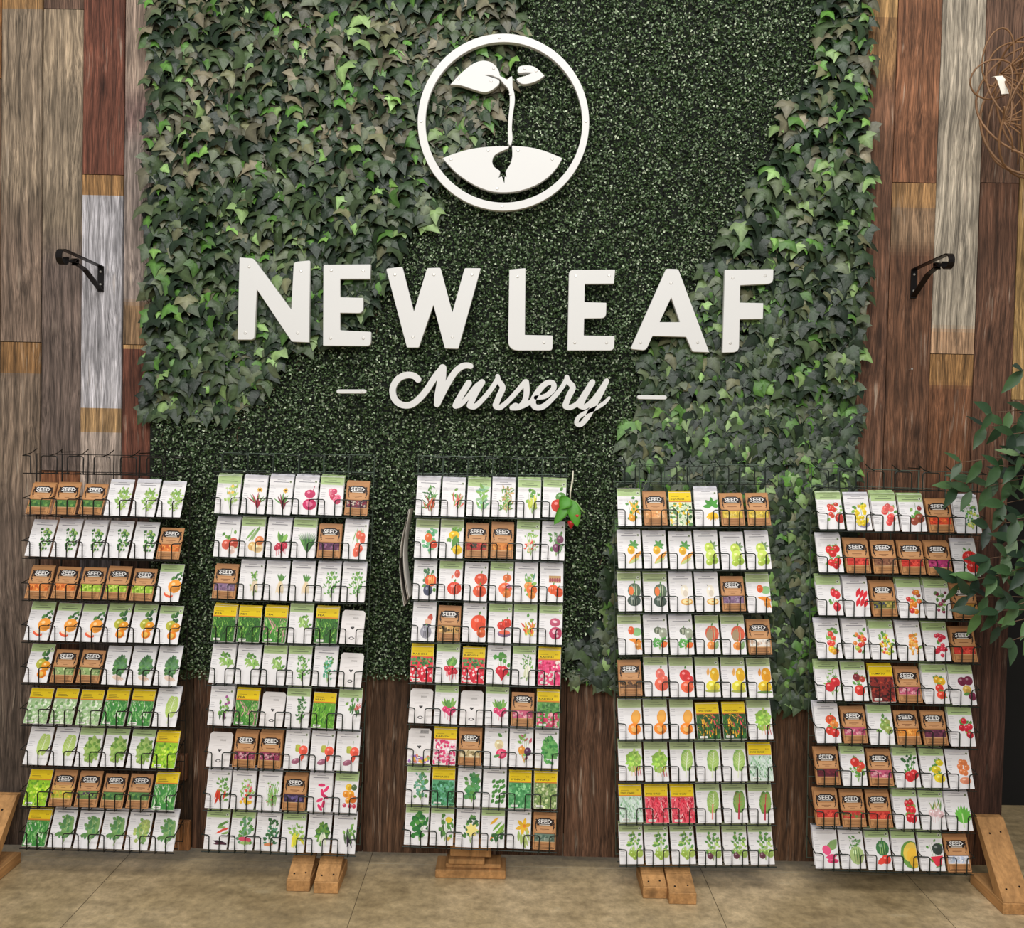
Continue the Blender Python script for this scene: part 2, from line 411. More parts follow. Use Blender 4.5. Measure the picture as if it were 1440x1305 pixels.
def scatter(P, n, Y0, Y1):
    us_ = [p[0] for p in P]; vs_ = [p[1] for p in P]
    u = nr.uniform(min(us_), max(us_), n); v = nr.uniform(min(vs_), max(vs_), n)
    k = poly_in(u, v, P); return u[k], v[k]
def to_world(u, v, Y):
    d = np.array(fw)[None] * F + np.outer(u - 720, np.array(rt)) + np.outer(652.5 - v, np.array(up))
    t = (Y - CAM.y) / d[:, 1]; return np.array(CAM)[None] + d * t[:, None]
def leaves_mesh(name, mat, pos, tip, nor, size, shape, faces, cols, smooth=True, ymin=None, tone=None):
    """pos (n,3); tip, nor (n,3); shape (k,3): x across, y along tip, z along normal"""
    tip = tip / np.linalg.norm(tip, axis=1, keepdims=True)
    nor = nor - tip * np.sum(nor * tip, 1, keepdims=True); nor /= np.linalg.norm(nor, axis=1, keepdims=True)
    sd = np.cross(tip, nor)
    n = len(pos); k = len(shape)
    V = pos[:, None] + size[:, None, None] * (sd[:, None] * shape[None, :, 0:1] + tip[:, None] * shape[None, :, 1:2] + nor[:, None] * shape[None, :, 2:3])
    if ymin is not None:
        y = V[:, :, 1]; mn = y.min(1); mx = y.max(1); j = nr.uniform(0, .012, len(mn)); lo = ymin + j; hi = -.0195 - j*.3
        sc_ = np.minimum(1, (hi - lo) / (mx - mn)); l2 = np.minimum(np.maximum(mn, lo), hi - (mx - mn) * sc_)
        V[:, :, 1] = l2[:, None] + (y - mn[:, None]) * sc_[:, None]
    V = V.reshape(-1, 3)
    fl = [len(f) for f in faces]; flat = np.concatenate([np.array(f) for f in faces])
    LI = (flat[None] + (np.arange(n) * k)[:, None]).ravel()
    tot = np.tile(fl, n); st = np.concatenate([[0], np.cumsum(tot)[:-1]])
    me = bpy.data.meshes.new(name)
    me.vertices.add(len(V)); me.vertices.foreach_set('co', V.astype(np.float32).ravel())
    me.loops.add(len(LI)); me.loops.foreach_set('vertex_index', LI.astype(np.int32))
    me.polygons.add(len(tot)); me.polygons.foreach_set('loop_start', st.astype(np.int32)); me.polygons.foreach_set('loop_total', tot.astype(np.int32))
    me.update(calc_edges=True); me.validate()
    a = me.color_attributes.new('Col', 'FLOAT_COLOR', 'POINT')
    c4 = np.concatenate([cols, np.ones((n, 1))], 1)
    cc = np.repeat(c4[:, None], k, axis=1)
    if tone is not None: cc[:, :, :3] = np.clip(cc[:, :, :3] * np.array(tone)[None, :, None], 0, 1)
    a.data.foreach_set('color', cc.astype(np.float32).ravel())
    me.materials.append(mat)
    if smooth: me.polygons.foreach_set('use_smooth', [True] * len(me.polygons))
    return me
def pick(cols, w, n):
    A = np.array([lin(c)[:3] for c in cols]); idx = nr.choice(len(cols), n, p=np.array(w) / sum(w))
    c = A[idx] * nr.uniform(.7, 1.3, (n, 1)); return np.clip(c, 0, 1)

# boxwood mat
u, v = scatter(BOX, 240000, 0, 0)
inI = poly_in(u, v, IVY_L) | poly_in(u, v, IVY_R)
keep = ~inI; u, v = u[keep], v[keep]
n = len(u)
Y = -nr.uniform(.018, .042, n)
pos = to_world(u, v, Y)
tip = nr.normal(0, 1, (n, 3)); tip[:, 1] -= .5; tip[:, 2] += .1
nor = np.stack([nr.normal(0, .55, n), -np.ones(n), nr.normal(.35, .55, n)], 1)
boxshape = np.array([(0,0,0),(.36,.42,.06),(0,1,.0),(-.36,.42,.06)], float)
me = leaves_mesh('boxwood_mat', M_box, pos, tip, nor, nr.uniform(.007, .0125, n), boxshape, [(0,1,2),(0,2,3)],
    pick(['#26361c', '#3a4e2d', '#526844', '#839575', '#b0bb9f'], [28, 32, 22, 15, 8], n), smooth=False)
# backing mat in the same object: dark weave sheet
bk = MB(); q = [at(214, 955, -.014), at(1200, 955, -.014), at(1214, -90, -.014), at(214, -90, -.014)]
xs0, xs1 = at(216, 400, 0).x, at(1206, 400, 0).x
bx = link('boxwood_mat', me); tag(bx, 'artificial boxwood mat of tiny dark green leaves covering the wall behind the sign', 'plant wall')
bk.cbox(xs0, xs1, -.018, -.004, at(720, 950, 0).z, WT - .02, .002)
bk.build('mat_backing', M_mat, bx)

# ivy
IS = [(0,.06,0),(.24,-.08,-.05),(.42,.06,-.06),(.60,.34,-.17),(.34,.43,.0),(.20,.68,.0),(0,1.04,-.16),(-.20,.68,.0),(-.34,.43,.0),(-.60,.34,-.17),(-.42,.06,-.06),(-.24,-.08,-.05),(0,.38,.10)]
IF_ = [(12,i,(i+1)%12) for i in range(12)]
IF_ = [tuple(f) for f in IF_]
def ivy(name, P, n, label, dusty):
    u, v = scatter(P, n, 0, 0); k = len(u)
    u = u + nr.normal(0, 5, k); v = v + nr.normal(0, 5, k)
    depth = nr.uniform(0, 1, k)
    low = v > 545
    Y = -(.024 + depth * np.where(low, .020, .050))
    pos = to_world(u, v, Y)
    tip = np.stack([nr.normal(0, .7, k), -.22 - nr.uniform(0, .25, k), -1 + nr.normal(0, .2, k)], 1)
    nor = np.stack([nr.normal(0, .5, k), -1 * np.ones(k), .40 + nr.normal(0, .42, k)], 1)
    size = nr.uniform(.042, .080, k)
    cols = pick(['#1c2a1b', '#2a3a24', '#3b4a2e', '#525c42', '#636448', '#4a6f30', '#728a54'], [24, 28, 22, 13, 4, 6, 4], k)
    old = (v < 240) & (nr.random(k) < dusty)      # the older dusty leaves near the top of the patch
    cols[old] = pick(['#4a4a39', '#5e5b48', '#736c57'], [5, 3, 1.5], int(old.sum()))
    yng = (~old) & (nr.random(k) < .07); cols[yng] = pick(['#4f7a30', '#6a8f45', '#83a362'], [4, 3, 2], int(yng.sum()))
    size[yng] *= .72; pos[yng, 1] -= .006
    # leaves behind the sign and racks keep a shallower depth
    insign = ((u > 310) & (u < 1110) & (v > 345) & (v < 620)) | ((u > 570) & (u < 850) & (v > 12) & (v < 330))
    ymin = np.where(low, -.055, np.where(insign, -.070, -.115))
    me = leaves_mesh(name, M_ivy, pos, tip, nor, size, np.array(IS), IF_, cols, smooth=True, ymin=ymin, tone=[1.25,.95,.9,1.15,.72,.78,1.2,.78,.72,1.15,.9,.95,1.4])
    o = link(name, me); tag(o, label, 'ivy'); return o
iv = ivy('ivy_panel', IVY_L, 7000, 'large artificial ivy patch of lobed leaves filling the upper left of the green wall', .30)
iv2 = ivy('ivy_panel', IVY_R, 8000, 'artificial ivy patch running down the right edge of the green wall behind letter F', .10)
def stems(o, P, n, seed):
    rg = random.Random(seed); mb = MB(); k = 0
    us_ = [p[0] for p in P]; vs_ = [p[1] for p in P]
    while k < n:
        u_, v_ = rg.uniform(min(us_), max(us_)), rg.uniform(max(min(vs_), -60), max(vs_))
        if not poly_in(np.array([u_]), np.array([v_]), P)[0]: continue
        p0 = at(u_, v_, -.022); pts = [p0]
        for i in range(4): pts.append(pts[-1] + Vector((rg.uniform(-.03, .03), rg.uniform(-.004, .004) if i % 2 else -.002, -rg.uniform(.02, .05))))
        pts = [p for p in pts if p.z > .7]
        if len(pts) > 2: mb.tube(pts, .0014, 4)
        k += 1
    mb.build('stem', M_bark, o)
stems(iv, IVY_L, 160, 1); stems(iv2, IVY_R, 160, 2)

# ------------------------------------------------------------------ sign
def fillet(P, n=5):
    """P: (x,y) or (x,y,r)"""
    out = []; K = len(P)
    for i in range(K):
        p = P[i]; r = p[2] if len(p) > 2 else .35
        a = Vector(P[i-1][:2]) ; b_ = Vector(p[:2]); c = Vector(P[(i+1) % K][:2])
        d1 = (a - b_); d2 = (c - b_); l1, l2 = d1.length, d2.length
        if r <= 0 or l1 < 1e-6 or l2 < 1e-6: out.append(tuple(b_)); continue
        r = min(r, l1 * .45, l2 * .45)
        A = b_ + d1 / l1 * r; B = b_ + d2 / l2 * r
        for k in range(n + 1):
            t = k / n; q = A * (1-t)**2 + b_ * 2*t*(1-t) + B * t*t; out.append(tuple(q))
    return out
YS = -.090; TH = .018
dg_needed = []
def plate(name, outlines, label, cat, group=None, screws=(), yf=YS, th=TH, parent=None, mat=None):
    """outlines in image pixels -> flat board of thickness th whose front is at y = yf"""
    cu = bpy.data.curves.new(name, 'CURVE'); cu.dimensions = '2D'; cu.fill_mode = 'BOTH'
    cx = sum(p[0] for p in outlines[0]) / len(outlines[0]); cy = sum(p[1] for p in outlines[0]) / len(outlines[0])
    c0 = at(cx, cy, yf)
    for o_ in outlines:
        W = [at(p[0], p[1], yf) for p in o_]
        sp = cu.splines.new('POLY'); sp.points.add(len(W) - 1); sp.use_cyclic_u = True
        for i, w in enumerate(W): sp.points[i].co = (w.x - c0.x, w.z - c0.z, 0, 1)
    cu.extrude = th / 2 - .0012; cu.bevel_depth = .0012; cu.bevel_resolution = 1; cu.offset = -.0012
    tmp = bpy.data.objects.new('tmp', cu); C.objects.link(tmp)
    dg = bpy.context.evaluated_depsgraph_get(); me = bpy.data.meshes.new_from_object(tmp.evaluated_get(dg))
    bpy.data.objects.remove(tmp); bpy.data.curves.remove(cu)
    me.name = name
    co = np.empty(len(me.vertices) * 3, np.float32); me.vertices.foreach_get('co', co); co = co.reshape(-1, 3)
    co = np.stack([co[:, 0], -co[:, 2] + th / 2, co[:, 1]], 1); me.vertices.foreach_set('co', co.ravel().astype(np.float32)); me.update()
    me.materials.clear(); me.materials.append(mat or M_white)
    o = bpy.data.objects.new(name, me); C.objects.link(o); o.location = (c0.x, yf, c0.z)
    tag(o, label, cat, group)
    for (su, sv) in screws:
        s_ = MB(); w = at(su, sv, yf)
        a = []; 
        for (rr, yy) in ((.0052, 0.0005), (.0052, -.0008), (.0038, -.0016)):
            a.append([(w.x - c0.x + rr * math.cos(2*PI*k/10), yy, w.z - c0.z + rr * math.sin(2*PI*k/10)) for k in range(10)])
        bs = len(s_.v)
        for ring in a: s_.v += ring
        for i in range(2):
            for k in range(10): s_.face((bs+i*10+k, bs+i*10+(k+1)%10, bs+i*10+10+(k+1)%10, bs+i*10+10+k))
        s_.face(tuple(bs+20+k for k in range(10)))
        so = link('screw', s_.mesh('screw', M_screw)); so.parent = o
    # stand-off pegs behind the board
    pg = MB(); w = at(cx, cy, yf)
    return o
def z1(P): return [((p[0]) / 3.6 + 320, p[1] / 3.6 + 350) + tuple(x / 3.6 for x in p[2:]) for p in P]
def z2(P): return [((p[0]) / 3.512 + 700, p[1] / 3.512 + 350) + tuple(x / 3.512 for x in p[2:]) for p in P]
def zl(P): return [((p[0]) / 4.35 + 570, p[1] / 4.35 + 20) + tuple(x / 4.35 for x in p[2:]) for p in P]
G = 'letters of the white NEW LEAF sign'
plate('sign_letter', [fillet(z1([(60,43,4),(130,48,10),(322,308,2),(335,66,18),(418,58,8),(412,474,4),(325,470,8),(148,205,3),(135,460,18),(50,460,4)]))],
      'white letter N at the start of the big sign, first letter of NEW', 'sign letter', G, z1([(110,90),(372,112),(90,425),(355,425)]))
plate('sign_letter', [fillet(z1([(485,80,10),(725,78,3),(722,152,4),(570,152,3),(570,245,3),(686,248,4),(686,326,26),(570,324,3),(570,412,3),(727,420,6),(725,492,22),(483,490,4)]))],
      'white letter E between N and W in the word NEW', 'sign letter', G, z1([(525,108),(687,110),(522,452),(687,452)]))
plate('sign_letter', [fillet(z1([(802,100,10),(885,90,8),(943,318,2),(1010,97,8),(1078,95,8),(1138,322,2),(1200,97,8),(1282,98,4),(1168,506,6),(1100,504,6),(1042,285,2),(968,500,6),(908,500,6)]))],
      'white letter W, the last letter of the word NEW', 'sign letter', G, z1([(847,130),(1045,130),(1237,130),(938,446),(1138,446)]))
plate('sign_letter', [fillet(z2([(57,102,6),(137,95,4),(134,425,3),(272,428,4),(270,502,16),(50,502,52)]))],
      'white letter L, the first letter of the word LEAF', 'sign letter', G, z2([(98,136),(228,462)]))
plate('sign_letter', [fillet(z2([(352,104,22),(580,102,3),(574,172,4),(430,173,3),(428,263,3),(537,266,4),(535,343,26),(427,344,3),(425,428,3),(577,430,4),(575,502,24),(344,502,4)]))],
      'white letter E between L and A in the word LEAF', 'sign letter', G, z2([(385,133),(550,132),(380,463),(537,463)]))
plate('sign_letter', [fillet(z2([(832,98,8),(892,100,10),(1045,511,4),(962,508,10),(930,435,2),(765,430,2),(732,502,18),(655,495,14)])),
                      fillet(z2([(857,240,2),(800,362,2),(900,362,2)]))],
      'white letter A with triangular hole in the word LEAF', 'sign letter', G, z2([(855,168),(705,462),(987,462)]))
plate('sign_letter', [fillet(z2([(1122,103,4),(1362,100,6),(1360,172,28),(1198,180,3),(1195,265,3),(1312,268,3),(1310,346,6),(1195,348,3),(1192,510,30),(1110,513,4)]))],
      'white letter F, the last letter of the word LEAF', 'sign letter', G, z2([(1160,143),(1320,132),(1148,465)]))
def capsule(u0, v0, u1, v1, r):
    a = math.atan2(v1 - v0, u1 - u0); P = []
    for k in range(9): t = a + PI/2 + PI * k / 8; P.append((u0 + r * math.cos(t), v0 + r * math.sin(t)))
    for k in range(9): t = a - PI/2 + PI * k / 8; P.append((u1 + r * math.cos(t), v1 + r * math.sin(t)))
    return P
plate('sign_dash', [capsule(476, 550.5, 512, 550.5, 2.9)], 'short white dash before the word Nursery, below letter E of NEW', 'sign dash', 'dashes beside the word Nursery', [(509, 550.5)])
plate('sign_dash', [capsule(899, 558.5, 935, 559, 2.9)], 'short white dash after the word Nursery, below letter A of LEAF', 'sign dash', 'dashes beside the word Nursery')
# logo
ring_o = [zl([(600 + 525 * math.cos(t), 660 + 542 * math.sin(t))])[0] for t in [2*PI*k/96 for k in range(96)]]
ring_i = [zl([(603 + 480 * math.cos(t), 661 + 491 * math.sin(t))])[0] for t in [2*PI*k/96 for k in range(96)]]
plate('logo_ring', [ring_o, ring_i], 'large white ring enclosing the sprout emblem on top of the sign', 'sign emblem', 'pieces of the round sprout emblem', zl([(575,143),(97,655),(1105,655),(593,1175)]))
def smooth_closed(P, sub=3, sharp=()):
    K = len(P); out = []
    for i in range(K):
        p0, p1, p2, p3 = [Vector(P[(i + d) % K][:2]) for d in (-1, 0, 1, 2)]
        if i in sharp: p0 = p1 - (p2 - p1) * .3
        if (i + 1) % K in sharp: p3 = p2 + (p2 - p1) * .3
        for k in range(sub):
            t = k / sub
            q = .5 * ((2*p1) + (p2-p0)*t + (2*p0-5*p1+4*p2-p3)*t*t + (-p0+3*p1-3*p2+p3)*t**3); out.append(tuple(q))
    return out
sprout = [(275,430),(330,370),(395,315),(455,286),(510,288),(550,313),(573,350),(580,376),(600,386),(622,398),(636,386),(652,378),(656,400),(656,440),(668,490),(669,540),(657,620),(652,700),(656,760),(646,802),(632,795),(627,740),(630,640),(638,560),(638,490),(628,455),(600,424),(578,396),(552,384),(520,372),(484,372),(530,386),(571,402),(574,425),(550,450),(510,473),(470,476),(400,455),(340,436)]
plate('logo_sprout', [smooth_closed(zl(sprout), 3, (0, 11, 30, 19))], 'white sprout with big left leaf and thin wavy stem inside the ring', 'sign emblem', 'pieces of the round sprout emblem', zl([(540,330),(325,395),(525,408),(643,490)]))
sleaf = [(687,338),(697,320),(725,313),(765,314),(805,330),(852,376),(815,403),(770,421),(722,428),(690,412),(683,392),(730,378),(777,358),(735,356),(700,360),(688,352)]
plate('logo_leaf', [smooth_closed(zl(sleaf), 3, (5, 12))], 'small white notched leaf right of the sprout stem inside the ring', 'sign emblem', 'pieces of the round sprout emblem', zl([(730,330),(800,345)]))
mound = [(228,880),(300,852),(400,824),(500,811),(570,807),(632,806),(630,820),(590,838),(548,862),(531,900),(545,935),(575,955),(580,975),(568,1003),(590,990),(606,1036),(608,992),(621,998),(613,962),(640,920),(654,870),(652,805),(750,812),(850,835),(960,880),(930,935),(870,1000),(790,1050),(700,1080),(620,1090),(540,1086),(460,1063),(380,1020),(300,960)]
plate('logo_mound', [smooth_closed(zl(mound), 2, (0, 5, 13, 15, 17, 21, 24, 14, 16))], 'white lens shaped soil mound with root cut-out at the bottom inside the ring', 'sign emblem', 'pieces of the round sprout emblem', zl([(280,888),(508,832),(690,833),(898,885),(563,1065)]))

# script word
def stroke(mb, P, rad, yoff):
    W = [Vector((at(520 + p[0]/3.789, 490 + p[1]/3.789, YS)[:])) for p in P]
    rs = [(p[2] if len(p) > 2 else rad) * .92 / 3.789 / F * (D + YS) for p in P]
    pts = []; rr = []
    K = len(W)
    for i in range(K - 1):
        p0 = W[max(i-1, 0)]; p1 = W[i]; p2 = W[i+1]; p3 = W[min(i+2, K-1)]
        for k in range(6):
            t = k / 6; pts.append(.5*((2*p1)+(p2-p0)*t+(2*p0-5*p1+4*p2-p3)*t*t+(-p0+3*p1-3*p2+p3)*t**3)); rr.append(rs[i]*(1-t)+rs[i+1]*t)
    pts.append(W[-1]); rr.append(rs[-1])
    L, Rr = [], []
    for i, p in enumerate(pts):
        t = (pts[min(i+1, len(pts)-1)] - pts[max(i-1, 0)]); t.y = 0; t.normalize(); nn = Vector((-t.z, 0, t.x))
        L.append(p + nn * rr[i]); Rr.append(p - nn * rr[i])
    yf = YS - yoff; yb = YS + TH
    def cap(p, d, r_):
        a0 = math.atan2(d.z, d.x); return [p + Vector((r_*math.cos(a0 - PI/2 + PI*k/8), 0, r_*math.sin(a0 - PI/2 + PI*k/8))) for k in range(9)]
    # front/back strips
    for yy, flip in ((yf, False), (yb, True)):
        for i in range(len(pts)-1):
            q = [L[i], Rr[i], Rr[i+1], L[i+1]]; q = [(a.x, yy, a.z) for a in q]
            mb.poly(q[::-1] if flip else q)
    c1 = cap(pts[0], pts[0]-pts[1], rr[0]); c2 = cap(pts[-1], pts[-1]-pts[-2], rr[-1])
    for cc in (c1, c2):
        mb.poly([(a.x, yf, a.z) for a in cc]); mb.poly([(a.x, yb, a.z) for a in cc[::-1]])
        for i in range(8): mb.poly([(cc[i].x, yf, cc[i].z), (cc[i+1].x, yf, cc[i+1].z), (cc[i+1].x, yb, cc[i+1].z), (cc[i].x, yb, cc[i].z)])
    for S_ in (L, Rr):
        for i in range(len(S_)-1): mb.poly([(S_[i].x, yf, S_[i].z), (S_[i+1].x, yf, S_[i+1].z), (S_[i+1].x, yb, S_[i+1].z), (S_[i].x, yb, S_[i].z)])
sc = MB()
strokes = [
 ([(257,165),(235,146),(195,142),(150,163),(122,212),(130,266),(165,298),(215,301),(258,272),(302,222),(348,152),(388,104)], 18.5),
 ([(388,104,22),(380,180,25),(366,250,23),(357,298,16)], 20),
 ([(362,298,14),(385,245,17),(420,178,18),(455,125,18),(490,96,18),(520,90,17),(537,94,16)], 18),
 ([(527,184),(492,240),(466,285),(457,305)], 18), ([(457,306,16),(482,300,14),(520,262,14),(566,205,16),(600,180,16)], 16),
 ([(598,180),(566,232),(545,275),(533,304)], 18), ([(533,306,17),(562,308,15),(610,262,14),(650,212,14),(680,165,14)], 15),
 ([(681,148,13),(688,175,15),(708,208,17),(690,252,17),(670,302,17)], 17), ([(672,308,17),(695,314,15),(740,278,14),(790,222,14),(828,178,15)], 15),
 ([(832,180,18),(836,232,17),(824,282,16),(796,312,16),(758,316,15)], 16), ([(757,316,13),(776,300,11),(800,312,13),(845,292,13),(885,262,12)], 13),
 ([(885,262,12),(935,254,14),(978,216,16),(975,184,15),(940,186,16),(900,225,17),(870,278,17),(882,312,17),(926,308,16),(980,260,14),(1025,205,13),(1048,165,13)], 15),
 ([(1050,152,13),(1060,178,15),(1082,208,17),(1062,252,17),(1042,302,17)], 17), ([(1044,308,17),(1068,314,15),(1110,290,14),(1150,232,14),(1184,182,16)], 15),
 ([(1186,180),(1158,230),(1135,272),(1122,304)], 17), ([(1122,306,16),(1150,310,15),(1195,270,14),(1235,215,14),(1262,175,15)], 15),
 ([(1262,174,15),(1226,245,17),(1190,310,17),(1160,365,16),(1125,405,14),(1102,398,13),(1112,368,12),(1150,342,12),(1205,318,12),(1250,290,11),(1276,262,8)], 15)]
for k, (P, r_) in enumerate(strokes): stroke(sc, P, r_, .00004 * k)
so = sc.build('sign_script', M_white); tag(so, 'white cursive word Nursery cut as one board below NEW LEAF', 'sign lettering')

# ------------------------------------------------------------------ text meshes from the built-in font
_txt = {}
def text_tris(body, bold=.0):
    k = (body, bold)
    if k in _txt: return _txt[k]
    cu = bpy.data.curves.new('t', 'FONT'); cu.body = body; cu.size = 1; cu.offset = bold; cu.resolution_u = 1; cu.fill_mode = 'FRONT'
    o = bpy.data.objects.new('t', cu); C.objects.link(o); dg = bpy.context.evaluated_depsgraph_get()
    me = bpy.data.meshes.new_from_object(o.evaluated_get(dg))
    v = [(a.co.x, a.co.y) for a in me.vertices]; f_ = [tuple(p.vertices) for p in me.polygons]
    bpy.data.objects.remove(o); bpy.data.curves.remove(cu); bpy.data.meshes.remove(me)
    x0 = min(a[0] for a in v); x1 = max(a[0] for a in v); y0 = min(a[1] for a in v); y1 = max(a[1] for a in v)
    v = [((a[0]-x0)/(x1-x0), (a[1]-y0)/(y1-y0)) for a in v]
    _txt[k] = (v, f_); return _txt[k]

# ------------------------------------------------------------------ seed packet art
class Art:
    def __init__(s, w, h, seed, box=None):
        s.mb = MB(); s.w = w; s.h = h; s.y = -.0007; s.r = random.Random(seed)
        s.bx = box or (-.20*w, .49*w, .08*h, .77*h); s.K = 1.38 if box is None else 1.0
        mb = s.mb
    def body(s, col, edge=None, notch=0.0):
        mb = s.mb; w, h = s.w, s.h; mb.col = lin(edge or col); t = .0006
        k = notch
        P = [(-w/2+.0008, 0), (w/2-.0008, 0), (w/2, .0012), (w/2, h-k-.0012), (w/2-k-.0008, h), (-w/2+k+.0008, h), (-w/2, h-k-.0012), (-w/2, .0012)]
        b = len(mb.v)
        for (x, z) in P: mb.v.append((x, -t, z))
        for (x, z) in P: mb.v.append((x, t, z))
        n = len(P); mb.face(tuple(b+i for i in range(n))); mb.face(tuple(b+n+i for i in range(n))[::-1])
        for i in range(n): mb.face((b+i, b+n+i, b+n+(i+1)%n, b+(i+1)%n))
    def P(s, pts, col):
        s.mb.col = lin(col) if isinstance(col, (str, tuple, list)) and not (isinstance(col, tuple) and len(col) == 4) else col
        s.mb.poly([(x, s.y, z) for x, z in pts]); s.y -= .000012
    def rect(s, x0, x1, z0, z1, col): s.P([(x0, z0), (x1, z0), (x1, z1), (x0, z1)], col)
    def U(s, u, v):
        x0, x1, z0, z1 = s.bx; return (x0 + (u+1)/2*(x1-x0), z0 + (v+1)/2*(z1-z0))
    def E(s, u, v, ru, rv, col, rot=0, n=12):
        x0, x1, z0, z1 = s.bx; k = (x1-x0)/2*s.K; cx, cz = s.U(u, v); P = []
        W2 = s.w/2 - .0008
        for i in range(n):
            a = 2*PI*i/n; dx = ru*math.cos(a); dz = rv*math.sin(a)
            x = cx + k*(dx*math.cos(rot) - dz*math.sin(rot)); z = cz + k*(dx*math.sin(rot) + dz*math.cos(rot))
            P.append((min(max(x, -W2), W2), min(max(z, .001), s.h-.001)))
        s.P(P, col)
    def L(s, u, v, ln, wd, rot, col):
        """leaf from base (u,v) along rot"""
        x0, x1, z0, z1 = s.bx; k = (x1-x0)/2*s.K; cx, cz = s.U(u, v); P = []; W2 = s.w/2 - .0008
        for (a, b_) in ((0,0),(.25,.38),(.55,.5),(.85,.25),(1,0),(.85,-.25),(.55,-.5),(.25,-.38)):
            a *= ln; b_ *= wd; x = cx + k*(a*math.cos(rot) - b_*math.sin(rot)); z = cz + k*(a*math.sin(rot) + b_*math.cos(rot))
            P.append((min(max(x, -W2), W2), min(max(z, .001), s.h-.001)))
        s.P(P, col)
    def S(s, pts, wd, col):
        for (a, b_) in zip(pts[:-1], pts[1:]):
            rot = math.atan2(b_[1]-a[1], b_[0]-a[0]); ln = math.hypot(b_[1]-a[1], b_[0]-a[0])
            x0, x1, z0, z1 = s.bx; asp = (z1-z0)/(x1-x0)
            A = s.U(*a); B = s.U(*b_); d = Vector((B[0]-A[0], B[1]-A[1])); 
            if d.length < 1e-9: continue
            n = Vector((-d.y, d.x)).normalized() * wd * (x1-x0)/3
            s.P([(A[0]-n.x, A[1]-n.y), (A[0]+n.x, A[1]+n.y), (B[0]+n.x, B[1]+n.y), (B[0]-n.x, B[1]-n.y)], col)
    def text(s, body, x0, x1, z0, z1, col, bold=.0):
        v, f_ = text_tris(body, bold); s.mb.col = lin(col); b = len(s.mb.v)
        s.mb.v += [(x0 + a*(x1-x0), s.y, z0 + c*(z1-z0)) for a, c in v]
        for q in f_: s.mb.face(tuple(b+i for i in q))
        s.y -= .000012
def vary(c, r, a=.18):
    q = lin(c); k = 1 + r.uniform(-a, a); return (min(1, q[0]*k), min(1, q[1]*k*(1+r.uniform(-.04,.04))), min(1, q[2]*k), 1.0)
G1, G2, G3, G4 = '#5e9445', '#86b356', '#a9c86b', '#3c6a3a'
def herb(a, cols=(G1, G2), n=34, wd=.16, ln=.3, stem='#8fae6a', spread=.75, top=.9, flower=None):
    r = a.r
    for k in range(5):
        u = (k-2)/2*spread*.8; a.S([(0, -.95), (u*.5, -.2), (u, top*.8)], .03, stem)
    for k in range(int(n*1.35)):
        t = r.uniform(-.75, top); u = r.uniform(-1, 1)*spread*(.35+.65*math.sin(PI*(t+1.1)/2.3)); rot = r.uniform(.1, PI-.1) if r.random() < .7 else r.uniform(-.6, PI+.6)
        a.L(u, t, ln*r.uniform(.7, 1.2), wd*r.uniform(.7, 1.3), rot, vary(r.choice(cols), r))
    if flower:
        for k in range(3): a.E(r.uniform(-.4, .5), r.uniform(.3, .9), .13, .13, vary(flower, r)); 
def head(a, cols=(G1, G2, G4), n=46, stalk=None, R_=.85, cy=.1, asp=1.25):
    r = a.r
    if stalk: a.E(0, cy-.8, .3, .35, stalk)
    a.E(0, cy, R_*.85, R_*asp*.85, vary(cols[-1], r))
    for k in range(n):
        t = r.uniform(0, 2*PI); q = math.sqrt(r.random())*R_; u = q*math.cos(t); v_ = cy + q*math.sin(t)*asp*.8
        a.L(u*.8, v_-.1, .35, .26, t+r.uniform(-.5, .5), vary(r.choice(cols), r, .3))
def bigleaf(a, cols=(G3, G2), rib='#e8f0c8', ruf=20):
    r = a.r
    for k in range(ruf):
        t = -.35 + 1.25*k/ruf; w_ = .62*math.sin(PI*min(1, (t+.5)/1.5))**.6
        for sg in (-1, 1): a.E(sg*w_*.7+.1+.15*t, t, .24, .2, vary(r.choice(cols), r, .15), r.uniform(0, 3), 8)
    a.E(.2, .3, .45, .75, vary(cols[0], r), -.15); a.S([(-.1, -1), (.05, -.2), (.3, .85)], .07, rib)
    for k in range(5): a.S([(.03+.05*k, -.1+.2*k), (.5, .1+.2*k)], .02, rib); a.S([(.03+.05*k, -.1+.2*k), (-.3, .15+.2*k)], .02, rib)
def fruit(a, u, v, R_, col, asp=1.0, stem=True, rot=0, hl=True):
    r = a.r; a.E(u, v, R_, R_*asp, vary(col, r, .12), rot)
    q = lin(col); a.E(u+R_*.25, v-R_*.3*asp, R_*.6, R_*.5*asp, (q[0]*.8, q[1]*.75, q[2]*.75, 1), rot)
    if hl: a.E(u-R_*.35, v+R_*.3*asp, R_*.28, R_*.22*asp, (min(1, q[0]*1.2+.25), min(1, q[1]*1.2+.25), min(1, q[2]*1.2+.25), 1), rot)
    if stem:
        for k in range(4): a.L(u, v+R_*.8*asp, R_*.6, R_*.2, PI*(.1+.8*k/3)+r.uniform(-.2, .2), G1)
def fruits(a, lst, leaves=6, cols=(G1, G2)):
    r = a.r
    if leaves: a.S([(.1, .95), (0, .1), (.1, -.5)], .03, G1)
    for k in range(leaves): a.L(r.uniform(-.7, .7), r.uniform(-.6, .8), .42, .26, r.uniform(0, 2*PI), vary(r.choice(cols), r))
    for q in lst: fruit(a, *q[:4], **(q[4] if len(q) > 4 else {}))
def many(a, cols, n=14, R_=.19, asp=1.0, leaves=6, spread=.75):
    r = a.r; fruits(a, [(r.uniform(-spread, spread), r.uniform(-.8, .7), R_*r.uniform(.85, 1.15), r.choice(cols), dict(asp=asp, stem=False)) for k in range(n)], leaves)
